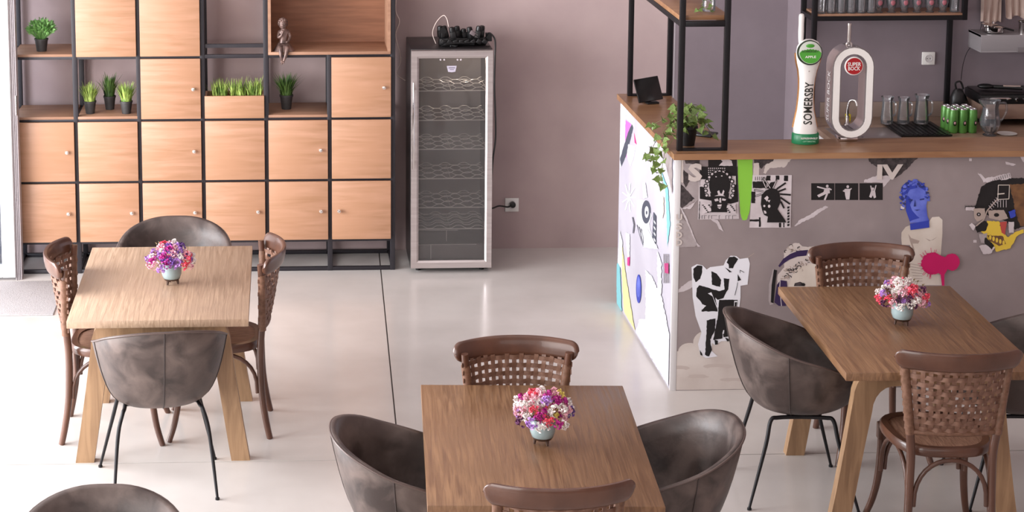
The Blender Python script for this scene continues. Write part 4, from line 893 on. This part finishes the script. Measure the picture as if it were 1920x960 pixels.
# upturned jars / glasses
for k, (px, py, r, h_, lab) in enumerate(((1652, 226, .038, .17, 'clear glass jug upside down, leftmost on the black drip mat'), (1677, 222, .037, .165, 'clear glass jug upside down, middle one on the black drip mat'), (1717, 226, .045, .18, 'wide clear glass jug, rightmost on the black drip mat'))):
    p = at(px, py, z=ZK+.016)
    j = thing('glass_jug', lab, 'jug', (p.x, min(p.y, 11.28), ZK+.0165), 0, 'glass jugs on the drip mat')
    B().lathe([(r*.55, 0), (r*.9, .006), (r, .03), (r*.82, h_*.6), (r*.78, h_*.85), (r*1.02, h_), (r*.98, h_), (r*.74, h_*.85), (r*.78, h_*.6), (r*.93, .03), (r*.5, .012)], n=24).obj('jug_body', mGlassT, j)
    B().tube(spline([(r*.6, -r*.5, h_*.85), (r*.9, -r*1.3, h_*.8), (r*.9, -r*1.3, h_*.45), (r*.6, -r*.55, h_*.3)], 5), .005, 8).obj('handle', mGlassT, j)
# cans
mCan = M('can_green', '548a3e', .3, .2, col2='629948', scale=30); mCanT = M('can_aluminium', 'cfc8cc', .2, .9)
p0 = at(1784, 251, z=ZK)
can0 = None; xs_ = [(c, r) for r in range(3) for c in range(3)]
cb = B().lathe([(.023, 0), (.0265, .006), (.0275, .012), (.0275, .128), (.0225, .142)], n=24, cap1=False)
for k, (c, r) in enumerate(xs_):
    x = p0.x+.018+c*.0565-r*.004; y = 11.10+r*.058
    lab = ('front', 'middle', 'back')[r]+' row, '+('left', 'middle', 'right')[c]
    if can0 is None:
        cn = thing('drink_can', '', 'can', (x, y, ZK+.0005), 0, 'green slim cans behind the bar')
        cb.obj('can_body', mCan, cn)
        B().lathe([(.0227, .1415), (.0222, .145), (.0205, .145), (.0195, .1415), (.001, .1415)], n=24).box(-.006, .006, -.004, .012, .142, .1445).obj('can_lid', mCanT, cn)
        b = B(); ell(b, (0, -.0265, .062), (.011, .0025, .017), 16); b.obj('print', M('can_black', '1e2b1a', .4), cn)
        b = B(); ell(b, (0, -.0285, .064), (.006, .0015, .008), 12); b.obj('print', M('can_pink', 'd9a8a8', .4), cn)
        can0 = cn
    else: cn = dup(can0, None, (x, y, ZK+.0005), radians((-35, 8, 25)[c]))
    cn['label'] = 'slim green drink can behind the bar, '+lab
# crystal pitcher
p = at(1862, 262, z=ZK)
pt_ = thing('crystal_pitcher', 'cut crystal water pitcher with handle at the right behind the bar', 'pitcher', (p.x+.02, 11.02, ZK+.0005))
pr = [(.036, 0), (.040, .004), (.022, .014), (.040, .03), (.056, .06), (.058, .09), (.050, .13), (.044, .17), (.050, .20), (.056, .215)]
pr2 = pr+[(r-.004, z) for r, z in pr[::-1][:8]]
rings = []
for k, (r, z) in enumerate(pr2):
    am = .05 if z < .11 else .01
    rings.append([(r*(1+am*(1 if (j % 2) else -1)*(1 if k % 2 else -1))*cos(2*pi*j/24)-(.02*max(0, -cos(2*pi*j/24))**6 if z > .19 else 0), r*(1+am*(1 if (j % 2) else -1))*sin(2*pi*j/24), z) for j in range(24)])
B().loft(rings).obj('pitcher_body', mGlassT, pt_, 20)
B().tube(spline([(.046, 0, .19), (.085, 0, .195), (.095, 0, .15), (.075, 0, .10), (.052, 0, .08)], 6), .006, 10).obj('handle', mGlassT, pt_)
p = at(1888, 252, z=ZK)
tag(B().lathe([(.03, 0), (.055, .004), (.058, .007), (.03, .004), (.001, .003)], (0, 0, 0), 28).obj('saucer', mWhite, loc=(p.x, p.y, ZK+.0005)), 'small white saucer beside the crystal pitcher', 'saucer')
# wooden box with black griddle
gx0 = at(1828, 200, y=11.35).x
bx_ = thing('wooden_stand', 'low wooden stand carrying the black griddle against the kitchen wall', 'stand', (0, 0, 0))
B().box(gx0, 5.3, 11.26, 11.55, ZK+.045, ZK+.135, .002).obj('stand_body', M('stand_wood', '84695c', .5, col2='957a6b', scale=4, stretch=(1, 5, 8)), bx_)
for x in (gx0+.04, 5.2): B().box(x, x+.03, 11.28, 11.54, ZK+.0005, ZK+.045).obj('stand_foot', mBlackP, bx_)
gz = ZK+.1355
gr = thing('griddle', 'black flat griddle with chrome knobs on the wooden stand', 'griddle', (0, 0, 0))
B().box(gx0-.0, 5.25, 11.265, 11.54, gz, gz+.055, .006).obj('griddle_body', mBlackP, gr)
B().box(gx0+.01, 5.24, 11.28, 11.53, gz+.055, gz+.062, .002).obj('hot_plate', M('plate_dark', '2b2627', .3, .5), gr)
B().tube(spline([(gx0+.04, 11.26, gz+.03), (gx0+.04, 11.22, gz+.045), (gx0+.16, 11.22, gz+.045), (gx0+.16, 11.26, gz+.03)], 5), .005, 8).obj('handle', mChrome, gr)
b = B()
for k in range(5): b.lathe([(.012, 0), (.012, .012), (.009, .016)], n=14, mx=Matrix.Translation((gx0+.22+.05*k, 11.265, gz+.03)) @ Matrix.Rotation(pi/2, 4, 'X'))
b.obj('knob', mChrome, gr)
sp = thing('spatula', 'dark spatula with pale sticker lying across the griddle', 'spatula', (gx0+.11, 11.40, gz+.070), radians(-12))
B().tube([(0, 0, .012), (.18, -.02, .012)], .012, 8).obj('handle', mBlackP, sp); ell(b := B(), (-.03, 0, .014), (.05, .03, .016), 14); b.obj('head', mBlackP, sp)
B().box(.07, .17, -.024, -.006, .020, .026).obj('sticker', M('sticker_pale', 'b09a92', .5), sp)
bg = thing('black_bag', 'crumpled black bag slumped beside the shelf post on the counter', 'bag', (at(1796, 190, y=11.45).x, 11.42, ZK+.0005))
rings = []; rnd = random.Random(8)
for k in range(9):
    t = k/8; rr = .055*(sin(pi*(.12+.8*t)))**.6
    rings.append([(rr*(1+rnd.uniform(-.16, .16))*cos(2*pi*j/14)-.01*t, rr*.8*(1+rnd.uniform(-.16, .16))*sin(2*pi*j/14), .20*t) for j in range(14)])
B().loft(rings).obj('bag_body', M('bag_black', '161415', .35), bg, 60)
B().tube(spline([(-.02, 0, .19), (-.03, 0, .235), (.0, 0, .245), (.02, 0, .20)], 5), .006, 8).obj('bag_strap', mBlackP, bg)
p = at(1740, 109, y=YK); socket(p, YK, 'white wall socket on the kitchen wall between the black shelf posts', .08)
# glass shelf unit
gy0, gy1 = 11.30, 11.54
xl = at(1526, 60, y=gy0).x; xr = at(1808, 30, y=gy0).x; zs_ = at(1600, 34, y=gy0).z
gs = thing('glass_shelf', 'black steel wall shelf holding rows of glasses above the back counter', 'shelf', (0, 0, 0))
q_ = .030
for (x, y, z0, z1) in ((xl, gy0, ZK+.001, 2.3), (xl, gy1, ZK+.001, 2.3), (xr, gy0, zs_-.015, 2.3), (xr, gy1, ZK+.001, 2.3)):
    z0 = z0 if not (x == xr and y == gy1) else ZK+.001
    B().box(x-q_/2, x+q_/2, y-q_/2, y+q_/2, z0, z1, .002).obj('post', mBlack, gs)
for z in (zs_, zs_+.42, 2.29):
    for y in (gy0, gy1): B().box(xl+q_/2, xr-q_/2, y-q_/2, y+q_/2, z-.014, z+.014).obj('beam', mBlack, gs, 0)
    for x in (xl, xr): B().box(x-q_/2, x+q_/2, gy0+q_/2, gy1-q_/2, z-.014, z+.014).obj('beam', mBlack, gs, 0)
for z in (zs_, zs_+.42): B().box(xl+q_/2-.003, xr-q_/2+.003, gy0-.008, gy1-.016, z+.014, z+.026, .001).obj('shelf_board', mShelfW, gs)
zg = zs_+.0265
ORD = ('first', 'second', 'third', 'fourth', 'fifth', 'sixth')
gl = thing('tumbler', 'plain clear tumbler standing in the left half of the wall shelf over the bar', 'glass', (0, 0, 0), 0, 'plain tumblers on the wall shelf')
B().lathe([(.022, 0), (.027, .003), (.031, .13), (.0285, .13), (.0245, .012), (.001, .010)], n=18).obj('tumbler_glass', mGlassT, gl)
first = True
for r in range(2):
    for c in range(6):
        loc = (xl+.048+c*.0605+r*.008, gy0+.03+r*.085, zg); lab = 'plain clear tumbler, %s from the left in the %s row on the wall shelf' % (ORD[c], ('front', 'back')[r])
        if first: gl.location = loc; first = False; gl['label'] = lab
        else: dup(gl, None, loc, None, lab)
bg0 = thing('beer_glass', 'stemmed beer glass with pink round print in the right half of the wall shelf', 'glass', (0, 0, 0), 0, 'printed beer glasses on the wall shelf')
B().lathe([(.024, 0), (.026, .003), (.012, .008), (.020, .022), (.031, .05), (.034, .09), (.030, .15), (.028, .15), (.0315, .09), (.0285, .05), (.001, .02)], n=18).obj('beer_glass_bowl', mGlassT, bg0)
b = B(); ell(b, (0, -.029, .062), (.014, .005, .017), 14); b.obj('logo_print', M('logo_pink', 'a8626c', .5), bg0)
for c in range(6):
    loc = (at(1647+c*24, 15, y=gy0+.05).x, gy0+.045, zg)
    lab = 'beer glass with pink round print, %s from the left on the wall shelf' % ORD[c]
    if c == 0: bg0.location = loc; bg0['label'] = lab
    else: dup(bg0, None, loc, None, lab)
gl2 = dup(gl, None, (at(1789, 15, y=gy0+.05).x, gy0+.045, zg), None, 'plain clear tumbler alone at the right end of the wall shelf'); del gl2['group']
# grey tray rack at top right
rx0 = at(1835, 80, y=11.40).x; rz0 = at(1835, 99, y=11.36).z; rz1 = at(1835, 66, y=11.36).z
rk = thing('wall_rack', 'grey plastic box rack fixed to the kitchen wall at the far right', 'rack', (0, 0, 0))
B().box(rx0, 5.3, 11.36, YK-.001, rz0, rz0+.012, .002).box(rx0, 5.3, 11.36, 11.372, rz0+.012, rz1, .002).box(rx0, rx0+.012, 11.372, YK-.001, rz0+.012, rz1).box(rx0, 5.3, 11.372, YK-.001, rz1-.014, rz1-.002).obj('rack_body', M('rack_grey', '8d8688', .4), rk)
p = at(1908, 92, y=11.355); B().box(p.x, p.x+.3, 11.352, 11.36, rz0-.0, rz0+.03, .003).obj('rack_handle', M('rack_dark', '6f686a', .4), rk)
p = at(1862, 60, y=11.46); pn = thing('steel_pan', 'shiny steel pan with lid askew on the grey rack', 'pan', (p.x, 11.46, rz1-.0015))
B().lathe([(.05, 0), (.062, .006), (.064, .035), (.068, .037), (.06, .037), (.058, .01), (.001, .008)], n=28).obj('pan_body', mChrome, pn)
B().lathe([(.068, 0), (.05, .010), (.01, .016), (.008, .026), (.001, .028)], n=28, mx=Matrix.Translation((-.004, 0, .042)) @ Matrix.Rotation(radians(10), 4, 'Y')).obj('pan_lid', mChrome, pn)
B().tube([(.06, 0, .03), (.12, -.02, .015)], .006, 8).obj('handle', mBlackP, pn)
p = at(1914, 60, y=11.46); cu = thing('steel_cup', 'small steel cup at the right end of the grey rack', 'cup', (p.x+.004, 11.44, rz1-.0015))
B().lathe([(.024, 0), (.026, .06), (.031, .066), (.031, .075), (.024, .075), (.022, .004), (.001, .003)], n=24).obj('cup_body', mChrome, cu)
def cloth(name, x0, x1, z0, z1, y, lab, seed, lean=0):
    rnd = random.Random(seed); n = 10; m = 8; vs = []
    for i in range(m+1):
        for j in range(n+1): vs.append((x0+(x1-x0)*j/n+lean*(i/m), y+.012*sin(j*1.9+seed+i*.3)+rnd.uniform(-.002, .002), z1+(z0-z1)*i/m+.012*sin(j*.8+seed)*(i == m)))
    k = len(vs); vs += [(a, b_+.004, c) for a, b_, c in vs]
    fs = [(i*(n+1)+j, i*(n+1)+j+1, (i+1)*(n+1)+j+1, (i+1)*(n+1)+j) for i in range(m) for j in range(n)]; fs += [tuple(k+q for q in f) for f in fs]
    for j in range(n): fs += [(m*(n+1)+j, m*(n+1)+j+1, k+m*(n+1)+j+1, k+m*(n+1)+j), (j, j+1, k+j+1, k+j)]
    for i in range(m): fs += [(i*(n+1), (i+1)*(n+1), k+(i+1)*(n+1), k+i*(n+1)), (i*(n+1)+n, (i+1)*(n+1)+n, k+(i+1)*(n+1)+n, k+i*(n+1)+n)]
    return tag(B().add(vs, fs).obj(name, M('cloth_beige', 'c4ada2', .85, col2='b9a196', scale=10), None, 70), lab, 'cloth', 'cloths hanging above the rack')
A_ = at(1840, 44, y=11.53); C_ = at(1880, 0, y=11.53); E_ = at(1911, 32, y=11.53)
cloth('kitchen_cloth', A_.x, C_.x, A_.z, A_.z+.42, 11.545, 'beige cloth hanging at the left above the grey rack', 1)
cloth('kitchen_cloth', C_.x-.01, E_.x, E_.z, A_.z+.42, 11.525, 'pale beige cloth hanging at the right above the grey rack', 3, .03)
B_ = at(1879, 36, y=11.54)
w3 = [at(px, py, y=11.55) for px, py in ((1842, -10), (1841, 40), (1836, 62), (1833, 75), (1815, 95), (1806, 120), (1802, 150))]
tag(B().tube(spline(w3, 6), .002, 6).obj('thin_wire', mBlackP), 'thin dark wire drooping from the rack down to the griddle', 'wire')
# small things on the ledge beyond the ivy
p = at(1338, 256, z=ZK+.1)
bl = tag(B().box(-.055, .055, -.05, .05, 0, .012, .003, mx=Matrix.Rotation(radians(-35), 4, 'Z')).obj('bill_folder', mBlackP, loc=(2.17, 9.70, ZL1+.0005)), 'small black bill folder on the ledge right of the ivy pot', 'folder')

# ------------------------------------------------------------------ tables
def make_table(mat, label, loc, rz, seed):
    t = thing('dining_table', label, 'table', loc, rz, 'square-edged dining tables')
    hx, hy, zt_, th = .404, .595, .735, .036
    b = B(); n = 1
    b.box(-hx, hx, -hy, hy, zt_-th, zt_, .003); b.obj('tabletop', mat, t)
    for s in (-1, 1):
        yy = s*.385; dy = .027
        for sx in (-1, 1):
            out = [(.400, 0), (.375, .15), (.345, .35), (.318, .55)]+[(.318-.115*(1-cos(a)), .55+.148*sin(a)) for a in (.25, .5, .75, 1.0, 1.25, 1.45)]+[(.0, .6985)]
            inn = [(.315, 0), (.292, .15), (.262, .35), (.237, .50)]+[(.237-.085*(1-cos(a)), .50+.11*sin(a)) for a in (.3, .6, .9, 1.2, 1.45)]+[(.0, .616)]
            pts = [(sx*x, z) for x, z in out]+[(sx*x, z) for x, z in inn[::-1]]
            # smooth quads instead of one big ngon
            b = B().prism(pts, yy-dy, yy+dy); b.obj('leg', mLegW, t, 30)
    B().box(-.16, .16, -.357, .357, zt_-th-.045, zt_-th-.001, .002).obj('stretcher', mLegW, t)
    return t
make_table(mTab[0], 'pale pine dining table at the left, nearest the shelving unit', (-.571, 8.883, 0), 0, 1)
make_table(mTab[1], 'brown-stained dining table in the middle foreground, far from the bar', (.911, 6.80, 0), radians(-3.0), 2)
make_table(mTab[1], 'brown-stained dining table at the right beside the collage bar', (2.697, 8.073, 0), radians(-1.2), 3)

# ------------------------------------------------------------------ tub chairs
HT = [(0, .795), (.1, .793), (.2, .778), (.3, .750), (.4, .710), (.5, .676), (.6, .645), (.7, .604), (.8, .525), (.9, .465), (1, .450)]
def tub():
    N_ = 64
    def plan(t):   # t angle from the back; returns unit direction and radius
        a = -pi/2+t; c, s = cos(a), sin(a); e = 2.35
        return c, s, 1/((abs(c)/.296)**e+(abs(s)/(.275 if s < 0 else .265))**e)**(1/e)
    ws = [(k/10)**1.9 for k in range(11)]
    rings = []
    def ring(fr, z_, off=0):
        r = []
        for j in range(N_):
            t = 2*pi*j/N_; c, s, R = plan(t); u = abs(t if t <= pi else 2*pi-t)/pi; Hh = lerp_tab(HT, u)
            w = fr; rr = R*(.38+.62*w**.34)-off; lean = -.035*w if s < 0 else 0
            r.append((c*rr, s*rr+lean*(-s), z_(Hh, w)))
        return r
    zo = lambda Hh, w: .402+(Hh-.402)*w**1.2
    zi = lambda Hh, w: .432+(Hh-.432)*w**1.35
    outer = [[(x*.5, y*.5, z-.004) for x, y, z in ring(0, zo)]]+[ring(w, zo) for w in ws]
    top = [(x*.985, y*.985, z+.007) for x, y, z in ring(1, zo)]
    inner = [ring(w, zi, .024) for w in ws[::-1]]
    cen = [(x*.45, y*.45, z-.006) for x, y, z in inner[-1]]
    rim = ring(1, zo)
    return outer+[top]+inner+[cen], rim, zo, plan, ws
rings, rim, zo, plan, ws = tub()
tc = thing('tub_chair', '', 'chair', (0, 0, 0), 0, 'brown leather tub chairs')
B().loft(rings).obj('shell', mLeather, tc, 80)
B().tube([Vector((x*1.0, y*1.0, z+.001)) for x, y, z in rim], .0045, 6, closed=True).obj('rim_piping', M('leather_piping', '5c4c47', .35), tc, 80)
for tt in (0, 1.3, -1.3):
    pts = []
    for w in ws:
        c, s, R = plan(tt % (2*pi)); u = abs(tt)/pi; Hh = lerp_tab(HT, u); rr = R*(.38+.62*w**.34)+.0015; lean = -.035*w if s < 0 else 0
        pts.append((c*rr, s*rr+lean*(-s), zo(Hh, w)))
    B().tube(pts, .003 if tt == 0 else .0022, 6).obj('seam', mSeam, tc, 80)
for sx in (-1, 1):
    for sy, fx_, fy_ in ((1, .262, .235), (-1, .225, -.225)):
        B().tube(spline([(sx*.155, 0, .394), (sx*.165, sy*.10, .394), (sx*.176, sy*.135, .382), (sx*(.18+.02), sy*.158, .28), (sx*fx_, fy_, .008)], 6)[:], [.009]*12+[.009]*6+[.009-.003*k/6 for k in range(7)], 10).lathe([(.0095, 0), (.0095, .009)], (sx*fx_, fy_, 0), 10).obj('leg', mBlack, tc)
B().tube([(-.155, .03, .396), (.155, .03, .396)], .009, 8).tube([(-.155, -.05, .396), (.155, -.05, .396)], .009, 8).obj('leg_bracket', mBlack, tc)
tubs = [((-.560, 8.222), 8, 'brown leather tub chair seen from behind at the near end of the pale table'),
        ((-.570, 9.528), 180, 'brown leather tub chair at the far end of the pale table, backing the shelving'),
        ((.468, 6.79), -90, 'brown leather tub chair on the left side of the middle table'),
        ((1.375, 6.79), 90, 'brown leather tub chair on the right side of the middle table'),
        ((2.225, 8.05), -93, 'brown leather tub chair between the bar corner and the right table'),
        ((3.19, 8.02), 84, 'brown leather tub chair at the right side of the right table, cut by frame'),
        ((-.62, 5.985), 180, 'brown leather tub chair at the bottom left, only its rim showing')]
for k, ((x, y), a, lab) in enumerate(tubs):
    if k == 0: tc.location = (x, y, 0); tc.rotation_euler.z = radians(a); tc['label'] = lab
    else: dup(tc, None, (x, y, 0), radians(a), lab)

# ------------------------------------------------------------------ rattan bentwood chairs
rc = thing('rattan_chair', '', 'chair', (0, 0, 0), 0, 'bentwood chairs with woven strap backs')
PX = lambda z: .165+.045*max(0, (z-.45)/.4)            # half spacing of the back posts
PY = lambda z: -.205-.012*sin(max(0, min(1, (z-.45)/.4))*pi)
for sx in (-1, 1):
    pts = [(sx*.185, -.245, .0), (sx*.178, -.228, .08), (sx*.168, -.210, .2), (sx*.165, -.203, .34), (sx*.165, -.204, .45), (sx*.182, -.214, .6), (sx*.198, -.214, .74), (sx*.210, -.206, .858)]
    sp_ = spline(pts, 5); B().tube(sp_, [.0145+.003*sin(pi*i/len(sp_)) for i in range(len(sp_))], 12).obj('back_leg', mRat, rc, 60)
    pts = [(sx*.215, .232, .0), (sx*.196, .206, .08), (sx*.182, .188, .18), (sx*.176, .178, .30), (sx*.176, .172, .432)]
    sp_ = spline(pts, 5); B().tube(sp_, [.0135+.005*i/len(sp_) for i in range(len(sp_))], 12).obj('leg', mRat, rc, 60)
    B().box(sx*.176-.02, sx*.176+.02, .152, .192, .36, .43, .004).obj('corner_block', mRat, rc)
# seat frame and cane
def seatring(k, z, n=40):
    r = []
    for j in range(n):
        a = 2*pi*j/n; c, s = cos(a), sin(a); e = 3.0; hw = .225-(.035*(1-s)/2); R = 1/((abs(c)/hw)**e+(abs(s)/.215)**e)**(1/e); r.append((c*R*k, s*R*k+.005, z))
    return r
B().loft([seatring(.84, .425), seatring(.98, .425), seatring(1.0, .435), seatring(1.0, .455), seatring(.97, .464), seatring(.84, .462), seatring(.84, .425)], False, False).obj('seat_frame', mRat, rc, 40)
B().loft([seatring(.85, .456), seatring(.6, .458), seatring(.3, .456), seatring(.05, .455)], False, True).obj('cane_seat', mCane, rc, 60)
# arches
def arch(a, b, z0=.22, z1=.415, inset=0.):
    a = Vector(a); b = Vector(b); P_ = []
    for k in range(17):
        t = k/16; w = -cos(pi*t); s = (w*.98+1)/2
        P_.append(Vector((a.x+(b.x-a.x)*s, a.y+(b.y-a.y)*s, z0+(z1-z0)*sin(pi*t)**.75)))
    return B().tube(P_, .0095, 10)
arch((-.150, -.207, 0), (.150, -.207, 0)).obj('arch_brace', mRat, rc, 60)
arch((-.160, .184, 0), (.160, .184, 0)).obj('arch_brace', mRat, rc, 60)
for sx in (-1, 1): arch((sx*.167, -.19, 0), (sx*.178, .165, 0)).obj('arch_brace', mRat, rc, 60)
# curved top rail: tall flat section sweeping backwards in the middle
rings = []
for k in range(41):
    t = sin(pi/2*(-1+2*k/40)); x = .25*t; y = -.222-.090*(1-abs(t)**2.2); hh = .040*sqrt(max(.01, 1-(max(0, abs(t)-.88)/.12)**2))*(1 if abs(t) < .999 else .6); th = .0130*sqrt(max(.03, 1-(max(0, abs(t)-.95)/.05)**2)); zc = .853+.004*(1-t*t)
    ty = .090*2.2*abs(t)**1.2*(1 if t > 0 else -1); T_ = Vector((.25, ty, 0)).normalized(); nn = Vector((-T_.y, T_.x, 0))
    ring = []
    for j in range(14):
        a = 2*pi*j/14; ca, sa = cos(a), sin(a); ring.append(Vector((x, y, zc))+nn*(th*(abs(ca)**.6)*(1 if ca > 0 else -1))+Vector((0, 0, hh*(abs(sa)**.8)*(1 if sa > 0 else -1)))+nn*(-.008*sa))
    rings.append(ring)
B().loft(rings).obj('top_rail', mRat, rc, 60)
b = B()
for sx in (-1, 1): b.lathe([(.0045, 0), (.0045, .004)], n=10, mx=Matrix.Translation((sx*.222, -.248, .858)) @ Matrix.Rotation(pi/2, 4, 'X'))
b.obj('screw_cap', M('cap_dark', '241a16', .4), rc)
# straps: woven vertical and horizontal bands on a surface bowed backwards
ZB0, ZB1 = .540, .828
def surf(s, z):   # s in -1..1 across
    hw = PX(z)+.0; f = (z-ZB0)/(ZB1-ZB0); bow = .030+.055*max(0, min(1, f))**.8
    return Vector((s*hw, -.213-bow*(1-abs(s)**2.2), z))
NV, NH = 13, 9
for i in range(NV):
    s = -.86+1.72*i/(NV-1); pts = []; sides = []
    for k in range(4*NH+1):
        z = ZB0+.006+(ZB1-ZB0-.006)*k/(4*NH); ph = (k/4+.5*0)*pi+(pi if i % 2 else 0); p = surf(s, z); p.y += .0042*cos(ph+pi/2*0); pts.append(p); 
        d_ = surf(s+.02, z)-surf(s-.02, z); sides.append(d_)
    B().strip(pts, sides, .0178, .0028).obj('vertical_strap', mStrap, rc, 40)
for j in range(NH):
    z = ZB0+(ZB1-ZB0)*(j+.5)/NH; pts = []
    n = 4*(NV-1)
    for k in range(-4, n+5):
        s = -.86+1.72*k/n; s = max(-1, min(1, s)); p = surf(s, z); zz = (j+.5)*pi; p.y -= .0042*cos(k/4*pi+zz+pi/2)*(1 if abs(s) < .9 else .3); pts.append(p)
    q = [pts[0]]
    for p in pts[1:]:
        if (p-q[-1]).length > .001: q.append(p)
    pts = q
    for e, sx in ((0, -1), (-1, 1)):   # wrap round the posts
        p = pts[e]; w_ = [p+Vector((sx*.012, .004, 0)), p+Vector((sx*.016, .018, 0))]; pts = (w_[::-1]+pts) if e == 0 else (pts+w_)
    B().strip(pts, (0, 0, 1), .0190, .0028).obj('horizontal_strap', mStrap, rc, 40)
pts = [surf(-1+2*k/20, ZB0) for k in range(21)]
B().tube(pts, .011, 10).obj('lower_rail', M('rattan_wrap', '63432f', .5, col2='7b5846', scale=60, bump=.4), rc, 60)
for sx in (-1, 1):
    B().tube([(sx*PX(z), -.2135, z) for z in (ZB0-.01, .6, .66, .72, .78, ZB1-.02)], .0188, 12).obj('post_wrap', MC['rattan_wrap'], rc, 60)
rats = [((-.325, 8.925), 90, 'brown bentwood chair with woven back on the right side of the pale table'),
        ((-.815, 8.885), -90, 'brown bentwood chair with woven back on the left side of the pale table'),
        ((.925, 7.215), 180, 'brown bentwood chair with woven back at the far end of the middle table'),
        ((.893, 6.285), 2, 'brown bentwood chair with woven back at the near end of the middle table'),
        ((2.722, 8.535), 180, 'brown bentwood chair with woven back between the right table and the bar'),
        ((2.685, 7.545), -2, 'brown bentwood chair with woven back at the near end of the right table')]
for k, ((x, y), a, lab) in enumerate(rats):
    if k == 0: rc.location = (x, y, 0); rc.rotation_euler.z = radians(a); rc['label'] = lab
    else: dup(rc, None, (x, y, 0), radians(a), lab)

# ------------------------------------------------------------------ flower vases
rnd = random.Random(31)
def floret(n, r):
    b = B()
    for i in range(n):
        a = rnd.uniform(0, 2*pi); ph = rnd.uniform(0, 1.9); d = Vector((sin(ph)*cos(a), sin(ph)*sin(a), cos(ph))); c = d*r*rnd.uniform(.55, 1)
        sd = d.orthogonal().normalized(); sd.rotate(Matrix.Rotation(rnd.uniform(0, 6), 3, d)); ot = d.cross(sd); s = r*rnd.uniform(.32, .5)
        b.add([c, c+d*s*.5+sd*s, c+d*s*1.1+ot*s*.2, c+d*s*.5-sd*s, c+d*s*.3+ot*s*.9, c+d*s*.3-ot*s*.9], [(0, 1, 2), (0, 2, 3), (0, 4, 1), (0, 3, 5), (2, 4, 3)])
    o = b.obj('flower', None, None, 0); me = o.data; bpy.data.objects.remove(o); return me
cols = {'white': 'e4d6d2', 'blush': 'd9a3ae', 'magenta': 'a8247e', 'purple': '64408a', 'lilac': 'a97cc0', 'coral': 'dc4f63', 'yellow': 'dcc76a', 'plum': '5c2e52'}
fme = {}
for c_, hx in cols.items():
    m_ = M('petal_'+c_, hx, .7, col2=tuple(min(1, v*1.15+.03) for v in [int(hx[i:i+2], 16)/255 for i in (0, 2, 4)]), scale=60)
    for v_ in range(2):
        me = floret(22, .019); me.materials.clear(); me.materials.append(m_); fme[(c_, v_)] = me
leafy = None
def vase(loc, label, weights, seed):
    global rnd
    r = random.Random(seed)
    t = thing('flower_vase', label, 'vase', loc, r.uniform(0, 6), 'vases of dried flowers on the tables')
    B().lathe([(.030, .022), (.040, .030), (.047, .05), (.0475, .075), (.044, .098), (.041, .100), (.041, .094), (.043, .07), (.030, .04), (.001, .035)], n=28).obj('pot', mVase, t, 60)
    B().lathe([(.024, .019), (.034, .020), (.0405, .030), (.030, .024)], n=28).obj('pot_base', mVaseF, t, 60)
    for k in range(3):
        a = 2*pi*k/3+.4; B().tube([(cos(a)*.027, sin(a)*.027, .026), (cos(a)*.030, sin(a)*.030, .0)], [.008, .0045], 8).obj('foot', mVaseF, t, 60)
    B().lathe([(.001, .092), (.0405, .0925)], n=20, cap0=False, cap1=False).obj('filling', mVaseF, t)
    names = [n for n, w in weights for _ in range(w)]
    n = 58
    for i in range(n):
        g = i/(n-1); ph = math.acos(1-1.12*g); a = i*2.39996
        R = .098*r.uniform(.86, 1.08); c = Vector((sin(ph)*cos(a)*R, sin(ph)*sin(a)*R, .105+.082*cos(ph)*r.uniform(.9, 1.1)))
        if i % 4 == 0: c *= .0; c += Vector((sin(ph)*cos(a)*R*.6, sin(ph)*sin(a)*R*.6, .105+.05*cos(ph)))
        o = link('flower', fme[(r.choice(names), r.randrange(2))], t); d = (c-Vector((0, 0, .08))).normalized()
        o.matrix_local = Matrix.Translation(c) @ d.to_track_quat('Z', 'Y').to_matrix().to_4x4() @ Matrix.Rotation(r.uniform(0, 6), 4, 'Z') @ Matrix.Scale(r.uniform(.8, 1.2), 4)
    b = B()
    for i in range(26):
        a = r.uniform(0, 2*pi); e = Vector((cos(a)*.085, sin(a)*.085, .13+r.uniform(-.03, .05))); b.tube([(cos(a)*.02, sin(a)*.02, .09), e], [.0013, .0008], 5)
        b.add([e, e+Vector((.004, 0, .006)), e+(e-Vector((0, 0, .1)))*.12, e+Vector((-.004, 0, .006))], [(0, 1, 2, 3)])
    b.obj('dried_stems', M('dried_stem', '7d6a44', .7), t, 0)
vase((-.538, 8.83, .7378), 'small grey footed pot of pink and purple dried flowers on the pale table', [('lilac', 4), ('blush', 4), ('magenta', 3), ('white', 3), ('coral', 1), ('purple', 2)], 2)
vase((.941, 6.763, .7378), 'small grey footed pot of mixed dried flowers on the middle table', [('white', 6), ('purple', 1), ('lilac', 2), ('magenta', 2), ('coral', 2), ('yellow', 1), ('blush', 4), ('plum', 2)], 14)
vase((2.704, 8.096, .7378), 'small grey footed pot of white, red and yellow dried flowers on the right table', [('white', 5), ('coral', 3), ('yellow', 2), ('blush', 3), ('plum', 3), ('lilac', 1)], 9)
